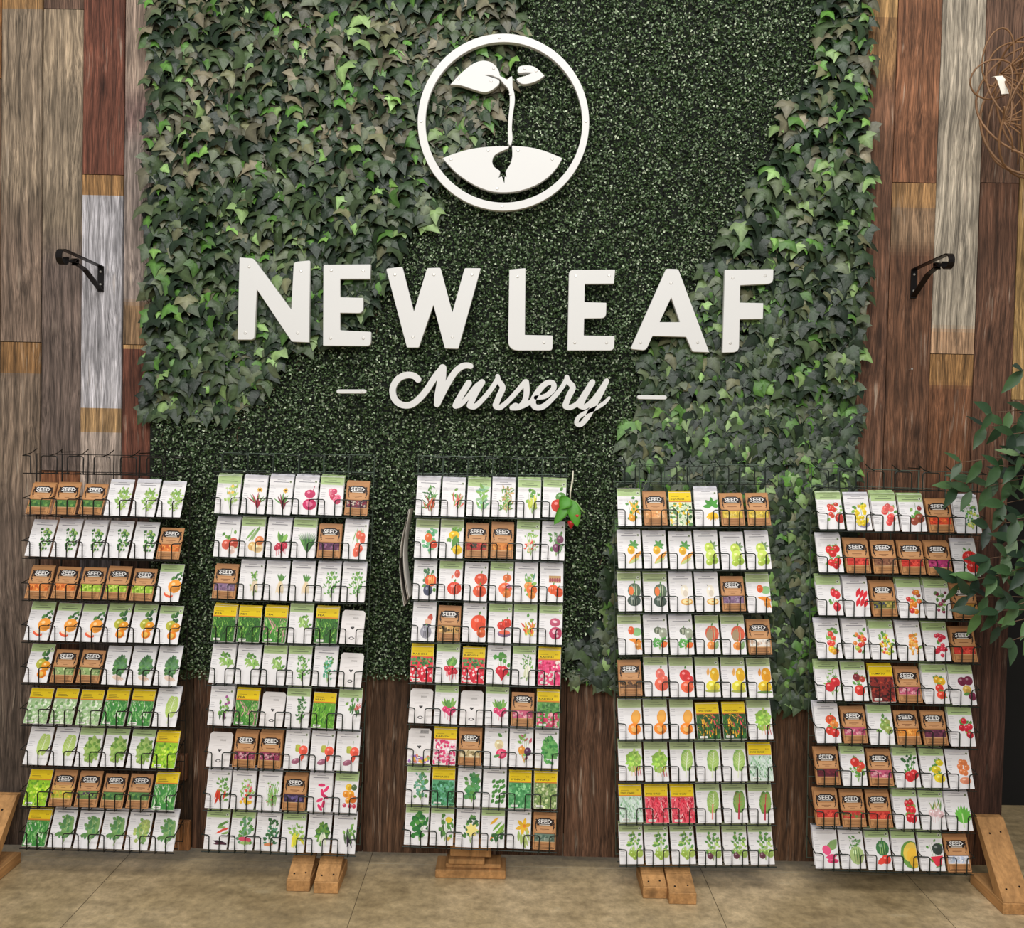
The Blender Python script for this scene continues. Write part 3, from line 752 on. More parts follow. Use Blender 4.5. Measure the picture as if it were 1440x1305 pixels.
def roots(a, cols, n=5, R_=.27, asp=1.0, tail=True, top=(G1, G2), leafn=16, cy=-.35):
    r = a.r
    for k in range(leafn): a.L(r.uniform(-.3, .3), cy+.25, r.uniform(.6, 1.0), .24, PI/2+r.uniform(-.75, .75), vary(r.choice(top), r))
    for k in range(n):
        u = (k-(n-1)/2)*.3*min(1, 4/n)*1.1 + r.uniform(-.05, .05); v_ = cy + r.uniform(-.22, .22)
        if tail: a.S([(u, v_-R_*asp*.7), (u+r.uniform(-.1, .1), v_-R_*asp-.35)], .035, cols[0])
        fruit(a, u, v_, R_, r.choice(cols), asp, stem=False)
def pods(a, cols, n=9, ln=1.0, wd=.17, top=10, rot=(-1.9, -1.1), oy=.5):
    r = a.r
    for k in range(top): a.L(r.uniform(-.6, .6), r.uniform(0, .8), .4, .25, r.uniform(0, 2*PI), vary(r.choice((G1, G2)), r))
    for k in range(n): a.L(r.uniform(-.55, .55), oy+r.uniform(-.35, .3), ln*r.uniform(.8, 1.1), wd, r.uniform(*rot), vary(r.choice(cols), r, .2))
def carrots(a, cols, n=5, top=True):
    r = a.r
    if top:
        for k in range(14): a.L(.05, .1, r.uniform(.6, .9), .12, PI/2+r.uniform(-.7, .5), vary(G1, r))
    for k in range(n):
        u = -.35+.8*k/max(1, n-1); a.L(.05+u*.3, .25, 1.15, .2, -PI/2 + (u-.1)*.55, vary(r.choice(cols), r, .12))
def melon(a):
    r = a.r
    for k in range(10): a.L(r.uniform(-.1, .8), r.uniform(.4, .9), .35, .26, r.uniform(0, 6.3), vary(r.choice((G1, G4)), r))
    fruit(a, .25, -.05, .6, '#f0a03c', 1.0, False); a.E(-.35, -.72, .45, .22, '#f2653f', -.35); a.E(-.33, -.62, .36, .13, '#fbe3c6', -.35)
def gsquash(a):
    r = a.r
    for k in range(7): a.L(r.uniform(-.2, .5), r.uniform(.55, .9), .45, .32, r.uniform(0, 6.3), vary(r.choice((G1, G4)), r))
    fruit(a, -.2, .15, .45, '#b9b83c', 1.0, False); fruit(a, .45, 0, .42, '#f2a21f', 1.0, False); fruit(a, .15, -.6, .42, '#f28a1f', .9, False)
    a.E(.1, -.62, .22, .22, '#fbc95a')
def butternut(a):
    a.E(.3, .35, .42, .62, '#f6a53e', -.2); fruit(a, .05, -.5, .58, '#f28c2a', .85, False); a.E(.3, .45, .3, .5, '#f8b450', -.2); a.E(.02, -.55, .25, .2, '#f7bf6b')
def pumpkin(a, u, v, R_, col, rib=None, asp=.85):
    fruit(a, u, v, R_, col, asp, False)
    q = lin(col); dk = (q[0]*.6, q[1]*.55, q[2]*.55, 1) if rib is None else lin(rib)
    for k in (-1, 0, 1): a.E(u + k*R_*.45, v, R_*.06, R_*asp*.85, dk, 0, 8)
    a.L(u, v+R_*asp*.8, R_*.5, R_*.25, PI/2-.3, G1)
def person_hand(a):
    head(a, (G4, G1, '#5f8a5c'), 46, None, .68, .25, 1.2)
    a.E(-.1, -.7, .42, .2, '#e8cdb8', -.2)
    for k in range(4): a.L(-.1+.12*k, -.66, .45, .11, -PI/2+.3+.25*k, '#e3c1a8')
def chard(a, cols=('#a9c86b', '#86b356'), rib='#e9efd0', curl=1):
    bigleaf(a, cols, rib, 22)
    a.S([(-.12, -1), (.0, -.5)], .1, rib)
def flowerstem(a, c='#a32a3c', fl='#e8b53a'):
    r = a.r
    for k in range(12): a.L(0, -.5, r.uniform(.7, 1.1), .12, PI/2+r.uniform(-1.1, 1.1), vary(G1 if k % 2 else c, r))
    for k in range(14): a.L(.1, -.9, r.uniform(.7, 1.1), .1, PI/2+r.uniform(-.35, .35), vary(c, r))
    for k in range(8): a.L(.2, .6, .26, .12, 2*PI*k/8, fl)
    a.E(.2, .6, .09, .09, '#5a3a20')
MOT = {
 'basil': ('pale green herb sprig', lambda a: herb(a, (G2, G3), 46)),
 'cilantro': ('green leafy herb with stems', lambda a: herb(a, (G1, G4, G3), 34, .2, .28)),
 'melon': ('orange melon and salmon slice', melon), 'gsquash': ('yellow and orange squash', gsquash),
 'kale': ('dark green kale held by hands', person_hand),
 'romaine': ('one pale lettuce leaf', lambda a: bigleaf(a, ('#c3dc7a', '#b2d065'))),
 'lettuce': ('bushy green lettuce head', lambda a: head(a, ('#8fb04f', '#6f9a3f', '#a8c46a'), 60)),
 'arugula': ('lobed green arugula leaves', lambda a: [bigleaf(a, ('#7fa860', '#5d9050'), '#c8dcae', 9), herb(a, ('#6c9a52', '#5a8f56'), 22, .3, .34, spread=.8)]),
 'arugulap': ('lobed yellowish arugula leaves', lambda a: [bigleaf(a, ('#b3c46a', '#8fb35f'), '#dfe8be', 9), herb(a, ('#b0c468', '#7fa860'), 22, .3, .34, spread=.8)]),
 'coneflower': ('pale yellow flower and leaves', lambda a: herb(a, (G3, '#c4d8a0'), 26, .16, .4, flower='#f0c860')),
 'redstem': ('red stems and a flower', flowerstem), 'redstemd': ('dark red stems and a flower', lambda a: flowerstem(a, '#7c1f30')),
 'beet': ('two magenta beets', lambda a: [a.S([(.6, .95), (.35, .4)], .06, '#c03a66'), fruit(a, .1, .35, .5, '#d23c6c', .75, False), fruit(a, .15, -.45, .62, '#cf2c62', .8, False), a.E(.15, -.45, .3, .24, '#e87a9c')]),
 'pinkrad': ('pink round radish cluster', lambda a: many(a, ['#e0577a', '#d8486a', '#e88a9c'], 8, .27, 1, 0, .45)),
 'redonion': ('red onions with green tops', lambda a: fruits(a, [(-.35, -.3, .45, '#d8604a', dict(stem=False)), (.45, -.2, .48, '#cf5540', dict(stem=False)), (.3, -.7, .35, '#f3d6c8', dict(stem=False))], 6)),
 'leekonion': ('yellow onion and leek leaves', lambda a: [pods(a, ('#7aa35a', '#a8c48a'), 6, 1.5, .22, 0, (-2.3, -1.9), .95), fruit(a, -.3, -.45, .4, '#e0b870', 1, False), fruit(a, .35, -.55, .5, '#ecd09a', .85, False), fruit(a, .5, 0, .4, '#e08a50', 1, False)]),
 'shallot': ('red shallots with green tops', lambda a: roots(a, ['#d0344c', '#b82a44'], 7, .2, 1.3, leafn=18)),
 'chives': ('bunch of green chives', lambda a: [a.L(.1, -.9, 1.9, .08, PI/2 + (k-9)*.06, vary(a.r.choice((G1, G4)), a.r)) for k in range(19)]),
 'salmonshallot': ('salmon coloured shallots', lambda a: [pods(a, ('#9cc07a',), 6, 1.2, .1, 0, (-1.9, -1.5), .9), many(a, ['#f0785a', '#e8664c'], 10, .24, 1.4, 0, .5)]),
 'parsnip': ('white parsnips with greens', lambda a: [herb(a, (G1, G2), 18, .18, .26, spread=.4, top=.9), carrots(a, ['#ecdcc0', '#e4cfae'], 4, False)]),
 'parsnipw': ('slender white roots', lambda a: carrots(a, ['#ecd9bb', '#e9cda0'], 6)),
 'peavine': ('green pea vine', lambda a: herb(a, (G1, '#6fa860', G2), 40, .17, .25, spread=.8)),
 'peapods': ('pale green pea pods', lambda a: pods(a, ('#9cc46a', '#b6d488', G2), 12, .6, .2, 12, (-2.6, -.5))),
 'bluepea': ('blue green pea plant', lambda a: herb(a, ('#4fa888', '#6fb890', G1), 36, .17, .24, spread=.6)),
 'purplepea': ('purple flower and pea pods', lambda a: [herb(a, (G1, G2), 20, .2, .3, flower='#a05a90'), pods(a, ('#7a3a6a', '#4a6a4a'), 4, .7, .16, 0, (-1.8, -1.2), -.2)]),
 'darksprig': ('dark green upright sprig', lambda a: herb(a, ('#5f8a58', G4, G1), 34, .17, .28, spread=.5)),
 'redbean': ('red and green bean pods', lambda a: [pods(a, (G4, G1), 10, .7, .16, 8), [a.L(.1+.1*k, .1, .9, .08, PI/2-.5-.1*k, '#d85a50') for k in range(4)]]),
 'lantern': ('hop cone, pepper and bulb', lambda a: [a.S([(.25, .95), (.2, .5)], .03, G1), [a.E(-.25+.1*(k%3-1), .45-.1*(k//3), .16, .14, vary('#b8bc50', a.r)) for k in range(12)], fruit(a, .45, .15, .42, '#f0604a', 1, False), a.L(.5, 0, .75, .3, -PI/2-.2, '#e8553f'), fruit(a, -.35, -.65, .42, '#a8667c', .55, False, .3)]),
 'chili': ('red chili peppers and green leaves', lambda a: [herb(a, (G1, G2), 22, .16, .35, top=.9), pods(a, ('#cc3524', '#d8482c'), 6, .95, .2, 0, (-2.0, -1.4), .0)]),
 'mixflower': ('pink and yellow flower mix', lambda a: [herb(a, (G2, G3), 30, .14, .25), many(a, ['#e8604c', '#f0788a', '#e84c3c'], 9, .12, 1, 0, .7), [a.E(a.r.uniform(-.7, .7), a.r.uniform(-.9, -.5), .14, .14, '#f2c030') for k in range(8)]]),
 'finestems': ('fine green herb stems', lambda a: [[a.L(a.r.uniform(-.6, .6), -.95, 1.7, .06, PI/2+a.r.uniform(-.2, .2), vary(G2, a.r)) for k in range(22)], herb(a, (G2, '#8fc080'), 26, .12, .2), many(a, ['#d05a6a'], 5, .06, 1, 0, .6)]),
 'pinkcurl': ('curled magenta peppers', lambda a: [a.E(-.3+.5*(k%2)+.15*math.sin(k), .7-.27*k, .33, .14, vary('#e03a6c', a.r), .9*k) for k in range(7)]),
 'orangeround': ('orange and yellow round fruits', lambda a: [fruit(a, -.1, .6, .3, '#f0c030', 1, False), fruit(a, .55, .6, .26, '#5c7a4c', 1, False), fruit(a, -.4, .1, .3, '#f5992c', 1, False), fruit(a, .2, .1, .32, '#f3a02c', 1, False), fruit(a, .5, -.25, .34, '#f2802c', 1, False), fruit(a, -.1, -.35, .26, '#f0a030', 1, False), fruit(a, -.5, -.7, .18, '#d8506a', 1, False), fruit(a, .2, -.75, .18, '#d8506a', 1, False), fruit(a, .7, -.75, .18, '#d8405a', 1, False)]),
 'longpepper': ('long green and red peppers', lambda a: [pods(a, ('#6a9a4c', '#8ab060', '#d85040'), 8, 1.0, .2, 0, (.1, .7), .2), a.L(-.8, -.6, 1.5, .3, -.2, '#3c2230'), a.L(-.7, -.85, 1.2, .2, .1, '#5a3040')]),
 'pinkgreen': ('green leaves and pink pod', lambda a: [herb(a, ('#6fa078', G1), 26, .26, .4), a.E(.0, -.45, .6, .2, '#d8506a', -.1), a.E(.05, -.7, .5, .14, '#a8c878')]),
 'jalapeno': ('green pepper plant', lambda a: [herb(a, ('#4f8a6a', G4), 28, .2, .38), a.E(-.2, -.75, .42, .14, '#d88a5a', .1)]),
 'waxbean': ('yellow wax beans', lambda a: [herb(a, (G2, G3), 16, .24, .36), pods(a, ('#f0e040', '#d8d840'), 9, .95, .2, 0, (-2.4, -.9), .1)]),
 'bunch': ('dense green leafy bunch', lambda a: [head(a, (G1, '#6f9a3f', G4), 44, None, .7, .2, 1.1), carrots(a, ['#e8ecd0'], 3, False)]),
 'blackbean': ('dark purple bean pods', lambda a: pods(a, ('#3a2a3c', '#2c2030', '#5c7a4c'), 13, 1.2, .17, 8)),
 'cayenne': ('slender red brown peppers', lambda a: [herb(a, (G4, G1), 24, .14, .5), pods(a, ('#b8452c', '#8a3020', '#d87a50'), 12, .9, .12, 0, (PI/2-.6, PI/2+.6), -.6)]),
 'pinkspear': ('coral pepper spears', lambda a: pods(a, ('#e07060', '#e89a80', '#c8504a', '#8fb070'), 18, .85, .14, 4, (PI/2-.9, PI/2+.2), -.4)),
 'minty': ('pale green leaf whorl', lambda a: herb(a, ('#8fc49a', '#a9d0a0', G2), 26, .24, .55, spread=.4)),
 'shoots': ('green shoots', lambda a: herb(a, (G1, G2, '#c8a870'), 46, .13, .42, spread=.7)),
 'yellowpep': ('yellow green peppers', lambda a: [herb(a, (G1, G2), 14, .26, .38), pods(a, ('#d8d850', '#c4cc50'), 9, .75, .2, 0, (-1.9, -1.2), .3)]),
 'bellred': ('red bell pepper with green pepper', lambda a: [fruit(a, .4, .3, .5, '#5c9040', .9, False), fruit(a, 0, -.35, .6, '#dc3a24', .95, False), a.L(.3, .8, .4, .3, 1, G1)]),
 'habanero': ('orange red habanero peppers', lambda a: [herb(a, ('#7fc08a', '#5aa878'), 22, .3, .4), fruit(a, -.2, .3, .35, '#ee7430', 1.15), fruit(a, .5, -.2, .36, '#e8502c', 1.0)]),
 'yellowbell': ('yellow bell peppers', lambda a: [herb(a, (G1, G2), 12, .3, .4), fruit(a, -.15, .5, .48, '#f0c020', .8), a.L(.2, .5, 1.1, .5, -1.9, G1), fruit(a, .35, -.6, .45, '#f4c818', .9)]),
 'thairred': ('small red and white peppers', lambda a: [herb(a, (G3, G2), 30, .12, .25), pods(a, ('#e05a40', '#d84a3c', '#f0c0a0'), 14, .32, .12, 0, (0, 6), -.2)]),
 'purplebell': ('purple bell peppers', lambda a: [herb(a, ('#7f9a78', G1), 22, .3, .4), fruit(a, .45, .35, .33, '#8a4a6a', 1.1), fruit(a, .0, -.3, .36, '#7a3a60', 1.05)]),
 'turban': ('orange striped turban squash', lambda a: [herb(a, (G1, '#4a7a58'), 18, .3, .4), pumpkin(a, .35, .2, .6, '#e85a2c', '#f4c060'), fruit(a, .0, -.55, .42, '#4a5068', 1.1, False)]),
 'stripered': ('red striped pumpkin', lambda a: [fruit(a, .4, .7, .26, '#e06048', 1.4, False), a.L(-.3, .3, .4, .2, 1.2, '#e88a70'), pumpkin(a, .1, -.4, .66, '#dd4428', '#f2a088')]),
 'tworedpump': ('two red orange pumpkins', lambda a: [pumpkin(a, .2, .4, .6, '#e4512c'), pumpkin(a, .1, -.5, .62, '#ea5a30')]),
 'orangeclus': ('cluster of orange pumpkins', lambda a: [pumpkin(a, .3, .5, .4, '#f07c40'), pumpkin(a, .1, -.3, .62, '#ee6a3c'), fruit(a, .5, -.1, .2, '#d88ab0', 1, False), pumpkin(a, .3, -.7, .4, '#f08a3c')]),
 'orangegreen': ('orange pumpkins under green leaves', lambda a: [herb(a, ('#6fa878', G2), 16, .26, .4), a.L(.35, .2, .95, .16, 1.3, '#5f9a80'), pumpkin(a, -.1, -.05, .42, '#f0a050'), pumpkin(a, .3, -.35, .5, '#ee7434'), pumpkin(a, .3, -.75, .36, '#f0943c')]),
 'jacko': ('framed harvest label and orange pumpkins', lambda a: [a.rect(-.12*a.w, .4*a.w, .5*a.h, .68*a.h, '#c8a06a'), [a.E(-.6+.3*k, .42, .12, .2, '#a04a58', 0, 6) for k in range(5)], pumpkin(a, -.2, -.3, .5, '#f0642c'), pumpkin(a, .45, -.5, .48, '#ee5a2a')]),
 'gourdgrey': ('grey squash and small red figure', lambda a: [a.L(.2, .2, .75, .5, 1.3, '#c8503c'), a.E(.1, .2, .32, .3, '#e8b8a0'), a.E(0, -.05, .4, .12, '#3a3a44'), pumpkin(a, -.1, -.55, .52, '#a8a8b0', '#5c5c68', 1.1)]),
 'bigpump': ('large red orange pumpkin', lambda a: [pumpkin(a, .15, .15, .75, '#ee5530', '#e04828', 1), fruit(a, .5, -.55, .42, '#f0703c', 1, False)]),
 'redpumps': ('red pumpkins and cut slice', lambda a: [pumpkin(a, -.15, .05, .45, '#dd3c2c'), pumpkin(a, .45, .25, .45, '#e0402c'), a.E(.15, -.55, .6, .3, '#8a6a8a'), a.E(.2, -.45, .5, .2, '#ee6a50')]),
 'fans': ('yellow and red celosia plumes', lambda a: pods(a, ('#f0d040', '#e8502c', '#f0804a', '#9cc050'), 30, .6, .16, 4, (PI/2-.8, PI/2+.8), -.4)),
 'pinkbean': ('pink speckled beans', lambda a: [fruit(a, .1, .4, .5, '#d0607c', .75, False), a.E(.1, .45, .2, .1, '#f4dce0'), fruit(a, .2, -.4, .6, '#cc4a6c', .9, False), a.E(.1, -.3, .25, .18, '#f4c8d0'), a.E(.4, -.6, .15, .12, '#f4c8d0')]),
 'radish': ('red radishes with leaves', lambda a: roots(a, ['#e03040', '#cc2438'], 8, .21)),
 'heartrad': ('heart shaped red radish', lambda a: [herb(a, (G1, '#4f9a3c'), 14, .4, .42, top=1), fruit(a, -.2, -.25, .4, '#d82438', 1, False), fruit(a, .3, -.25, .4, '#d82438', 1, False), a.P([a.U(-.55, -.4), a.U(.65, -.4), a.U(.05, -1)], '#d02034')]),
 'whiterad': ('long white radishes', lambda a: [herb(a, (G2, G1), 22, .12, .3, spread=.7, top=.9), carrots(a, ['#f0ecdc', '#dfe0c0'], 6, False)]),
 'pinkradish': ('pink radishes with leafy tops', lambda a: roots(a, ['#d83a6c', '#e04878'], 4, .26)),
 'watermelonrad': ('white skinned radish cut pink', lambda a: [fruit(a, -.05, .35, .42, '#e8d8a8', 1, False), a.L(.3, .9, .5, .3, 2.5, G1), fruit(a, .3, -.3, .5, '#e83c68', .85, False), a.E(.3, -.3, .3, .24, '#f2708e'), a.E(-.3, -.5, .3, .12, '#5f9050', .3)]),
 'beetmix': ('orange and purple beets', lambda a: [herb(a, (G2, '#c85a70'), 14, .2, .5, top=1), fruit(a, -.35, 0, .33, '#f0a040', 1.1, False), fruit(a, .4, -.1, .33, '#5f3058', 1.1, False), a.L(-.4, -.2, .9, .12, -1.2, '#e8a050'), a.L(.4, -.4, .6, .12, -1.9, '#7a3a60')]),
 'spinachbig': ('big crinkled spinach head', lambda a: head(a, ('#4f9a4c', '#3f8a44', '#6fb060'), 60, None, .9, .15, 1.15)),
 'greens': ('blue green leafy greens', lambda a: herb(a, ('#6fa890', '#5f9a70', G1), 44, .24, .3, spread=.8)),
 'spinach': ('green spinach bunch', lambda a: herb(a, ('#3f8a4c', '#5fa060', G1), 36, .36, .46, spread=.75)),
 'leafrows': ('rows of separate spinach leaves', lambda a: [a.L(-.75+.42*(k%4)+.1*(k//4%2), -.95+.36*(k//4), .42, .3, .8+a.r.uniform(-.4, .4), vary('#4f8a3c', a.r)) for k in range(20)]),
 'chardgreen': ('broad deep green leaves', lambda a: herb(a, ('#3f8a3c', '#2f7438', '#5f9f48'), 26, .42, .5, spread=.8)),
 'zucchini': ('dark zucchini and yellow flower', lambda a: [a.L(-.4, -.8, 1.3, .34, 1.5, '#3c5a34'), herb(a, (G1,), 12, .3, .4), a.E(.4, .6, .3, .25, '#f0d040'), a.L(.5, .2, .6, .1, -1.2, G1), a.L(.1, -.8, .5, .3, .3, '#e8c860')]),
 'bloom': ('pale yellow squash blossom', lambda a: [herb(a, (G1, G4), 22, .26, .4), [a.L(.1, 0, .6, .3, 2*PI*k/7, '#f4e488') for k in range(7)]]),
 'yellowzuke': ('long green and yellow squash', lambda a: [pods(a, ('#8fb84c', '#6f9f3c'), 6, 1.2, .22, 0, (.7, 1.1), -.3), a.L(-.8, .4, 1.0, .25, .7, '#f4b838'), a.L(-.8, -.7, .8, .22, .9, '#f08a30'), herb(a, (G4,), 10, .3, .3, top=-.3)]),
 'squashflower': ('bright yellow squash flower', lambda a: [[a.L(.1, .35, .75, .34, 2*PI*k/6+.3, vary('#f4c030', a.r)) for k in range(6)], pods(a, ('#b8cc78', '#9cb860'), 6, 1.1, .26, 0, (-1.9, -1.1), .0), a.E(.2, .4, .14, .14, '#e88a20')]),
 'crookneck': ('yellow crookneck squash', lambda a: [a.L(-.45, .7, 1.6, .36, -.9, '#f0b838'), a.L(.75, .7, 1.9, .42, -2.1, '#f4b428'), herb(a, (G1,), 8, .3, .3, top=.9), fruit(a, -.1, -.65, .3, '#f0a828', 1, False)]),
 'pattypan': ('yellow scalloped pattypan squash', lambda a: [[a.L(.25, .3, .8, .36, k, vary('#4f9a3c', a.r)) for k in (0, .8, 1.6, 2.4, 3.2)], [a.L(.3, -.15, .8, .26, -PI/2+(k-3)*.28, vary('#f4c020', a.r)) for k in range(7)]]),
 'striped': ('yellow squash and striped slice', lambda a: [[a.L(.1, .55, .5, .26, k*1.1, vary('#5fa050', a.r)) for k in range(6)], fruit(a, -.2, .15, .34, '#f0b828', 1.1, False), a.L(-.6, -.85, 1.7, .42, .7, '#f0a848'), a.L(-.6, -.9, 1.2, .3, .5, '#c8d48a')]),
 'limesquash': ('lime green squash and leaves', lambda a: [[a.L(.3, .5, .5, .2, k*.9, vary('#7f9a6a', a.r)) for k in range(7)], fruit(a, -.1, .35, .42, '#c4dc58', 1.1, False), fruit(a, .1, -.25, .5, '#cce468', 1.1, False), fruit(a, .45, -.6, .35, '#a8cc48', 1, False), fruit(a, -.2, -.75, .3, '#bcd850', 1, False)]),
 'darkstripe': ('dark green striped acorn squash', lambda a: [pumpkin(a, .2, .3, .6, '#5c7258', '#c8d0a8', 1.1), a.E(-.2, .3, .22, .4, '#ec7a3c'), pumpkin(a, .1, -.45, .6, '#44564a', '#a8b09c', .8)]),
 'cream': ('cream squash half', lambda a: [fruit(a, .0, .3, .35, '#f4ecd8', 1.6, False), fruit(a, .2, -.5, .55, '#f0b860', .55, False), a.E(.2, -.48, .42, .2, '#f8e6a8'), a.E(.2, -.48, .12, .06, '#e89a40'), a.S([(-.4, .8), (-.3, .7)], .06, '#6a5a3a')]),
 'orangegourd': ('orange gourds and green leaf', lambda a: [a.E(.5, .45, .5, .35, '#8fc080'), fruit(a, -.2, .55, .28, '#e8642c', 1.3, False), a.L(-.6, -.1, 1.5, .4, -.2, '#f0922c'), a.L(.0, -.1, 1.2, .36, -.9, '#f08a28'), fruit(a, .55, -.6, .28, '#f2a040', 1.2, False)]),
 'mixgreen': ('striped squash and orange wedge', lambda a: [pumpkin(a, -.1, .5, .38, '#66705c', '#c8ccb0'), fruit(a, .55, .3, .4, '#a8b098', 1.2, False), herb(a, ('#5fb04c', '#4f9a48'), 18, .2, .3, top=-.1), a.L(.1, -.7, .75, .5, .5, '#f0702c'), a.L(-.8, -.4, .6, .3, .6, '#5fa850')]),
 'kabocha': ('red orange and striped kabocha', lambda a: [pumpkin(a, .15, .3, .62, '#e86a48', '#b8b088', 1.1), a.E(-.15, .2, .3, .5, '#a89070', -.2), pumpkin(a, .0, -.6, .42, '#f09440'), a.L(.4, -.9, .8, .4, 1.2, '#8fb078')]),
 'coralpump': ('coral onion squash', lambda a: [fruit(a, .1, .4, .42, '#f07868', 1.1, False), fruit(a, .25, -.35, .66, '#f06a50', .9, False), fruit(a, .6, .0, .35, '#ee7058', 1, False), a.L(.2, .8, .3, .14, 1.4, G1)]),
 'redkuri': ('bright red kuri squash', lambda a: [fruit(a, .0, .35, .5, '#e03a38', 1, False), fruit(a, .55, .0, .4, '#dd3434', 1, False), fruit(a, .2, -.5, .6, '#f06a44', .85, False), a.L(.0, .8, .35, .16, 1.2, G1)]),
 'yellowsq': ('yellow pear shaped squash', lambda a: [a.L(-.4, .3, .7, .28, 1.45, '#f0b060'), fruit(a, .45, .4, .42, '#f2c020', 1.4, False), fruit(a, .15, -.45, .62, '#e4dc40', .8, False), a.E(.1, -.8, .7, .12, '#a8b050')]),
 'yellowsqd': ('deep yellow pear shaped squash', lambda a: [a.L(-.4, .3, .7, .28, 1.45, '#e89a40'), fruit(a, .45, .4, .46, '#f0a818', 1.4, False), fruit(a, .15, -.45, .62, '#e8c428', .8, False), a.E(.1, -.85, .7, .12, '#6a8a40')]),
 'butternut': ('orange butternut squash', butternut),
 'limechard': ('lime chard leaves with red stems', lambda a: [head(a, ('#b8d868', '#a4cc50', '#8fbf4c'), 44, None, .8, .3, 1.0), [a.S([(u_, -.9), (u_*.8, -.2)], .06, c_) for u_, c_ in ((-.3, '#e8d8a0'), (.1, '#e8a080'), (.5, '#d05050'), (.8, '#c04040'))]]),
 'chard': ('pale ribbed chard leaf', lambda a: chard(a)),
 'chardpink': ('pale chard leaf, coral stem', lambda a: [chard(a), a.S([(-.1, -1), (.1, .1)], .12, '#f08a80')]),
 'chardred': ('chard leaf with red stem', lambda a: [chard(a, ('#7fa050', '#5f8a3c'), '#c83048'), a.S([(-.1, -1), (.1, .1)], .14, '#b82840')]),
 'tomatillo': ('green tomatillos on vine', lambda a: [herb(a, (G1, G3), 24, .22, .34), fruit(a, -.3, -.5, .28, '#a8c850', 1, False), fruit(a, .6, -.45, .36, '#bcd868', 1, False), fruit(a, .0, -.75, .2, '#a8c850', 1, False)]),
 'tomatillop': ('green and purple tomatillos', lambda a: [herb(a, (G1, G3), 24, .22, .34), fruit(a, -.35, -.6, .28, '#6a3a48', 1, False), fruit(a, .6, -.45, .36, '#a8c868', 1, False), fruit(a, .05, -.35, .2, '#94b850', 1, False)]),
 'redcluster': ('hanging red tomato cluster', lambda a: [many(a, ['#e04434', '#d8503c'], 9, .2, 1, 8, .5), fruit(a, .6, -.4, .4, '#c83c30', 1.1)]),
 'yellowcherry': ('yellow cherry tomatoes in bowl', lambda a: [a.E(.1, -.75, .55, .3, '#8a84a8'), many(a, ['#f0d828', '#e8c820', '#f4e050'], 26, .16, 1, 8, .6)]),
 'pinktom': ('salmon pink tomatoes', lambda a: many(a, ['#ee6a64', '#e8504c', '#f08a80'], 12, .27, 1, 3, .5)),
 'browntom': ('brown plum tomatoes', lambda a: fruits(a, [(-.3, -.45, .35, '#a0503a'), (.4, -.2, .42, '#8f4830'), (.5, .55, .2, '#a03a3c')], 7)),
 'greenberry': ('green sprig with yellow fruit', lambda a: [herb(a, ('#4f8a60', G2), 26, .22, .3), many(a, ['#e0e070', '#c8d860'], 10, .12, 1, 0, .6)]),
 'redtoms': ('six red tomatoes on vine', lambda a: fruits(a, [(-.4, .5, .34, '#e0302c'), (.4, .55, .32, '#dc2c28'), (-.05, .2, .34, '#d82c2c'), (-.3, -.5, .32, '#dd3030'), (.4, -.4, .34, '#e03430'), (.2, -.75, .28, '#c82828')], 8)),
 'bigtom': ('large ribbed red tomato', lambda a: [herb(a, (G1,), 6, .2, .3, top=.9), pumpkin(a, .15, .2, .66, '#dc2c28', None, .9), pumpkin(a, .3, -.55, .55, '#e0342c', None, .9)]),
 'plum': ('red plum tomatoes', lambda a: fruits(a, [(.1, .45, .28, '#d82c38', dict(asp=1.35)), (.5, .3, .28, '#e0343c', dict(asp=1.35)), (.35, -.6, .32, '#dc303c', dict(asp=1.3))], 7)),
 'longred': ('long red paste tomatoes', lambda a: [a.L(u_, v_, .9, .34, -2.0, vary('#e0303a', a.r)) for u_, v_ in ((.1, .9), (.5, .8), (.9, .7), (0, .2), (.5, .2), (.9, .1))]),
 'mixcherry': ('orange and red cherry tomatoes', lambda a: many(a, ['#f0902c', '#e8703c', '#d8403c', '#a8503c'], 13, .2, 1, 8, .65)),
 'purplecherry': ('purple cherry tomatoes on stems', lambda a: many(a, ['#7a2a48', '#8f2c50', '#a04060', '#6a8a50'], 18, .15, 1, 6, .6)),
 'redyellow': ('red and yellow tomatoes', lambda a: [herb(a, (G1, G2), 14, .2, .4), many(a, ['#e0403c', '#e8503c'], 7, .22, 1, 0, .35), fruit(a, -.2, -.55, .25, '#f0c030', 1.2, False), fruit(a, .1, -.75, .2, '#f0b030', 1.2, False)]),
 'multismall': ('small red, orange and yellow tomatoes', lambda a: many(a, ['#e04038', '#f09040', '#e8d040', '#d05038', '#b8cc50'], 12, .18, 1.1, 5, .7)),
 'greenyellow': ('yellow, green and red fruit mix', lambda a: many(a, ['#e0d838', '#8fb84c', '#e0503c', '#f0c030', '#a8cc50'], 26, .13, 1, 8, .7)),
 'orangecol': ('column of orange cherry tomatoes', lambda a: many(a, ['#f0a040', '#ee8a34', '#f4b858'], 30, .13, 1, 5, .5)),
 'redberries': ('red cherry tomatoes', lambda a: many(a, ['#dc3048', '#c8283c', '#e04058'], 17, .19, 1, 5, .65)),
 'bigreds': ('big red tomatoes and stem', lambda a: [herb(a, (G2,), 16, .1, .4, top=1), fruit(a, -.25, -.25, .42, '#dc3038'), fruit(a, .45, .1, .42, '#d82c34')]),
 'darkred': ('dark red tomatoes with branch', lambda a: fruits(a, [(-.1, .5, .32, '#8a3038'), (.55, .35, .26, '#c04838'), (.1, -.45, .46, '#d83c30')], 7)),
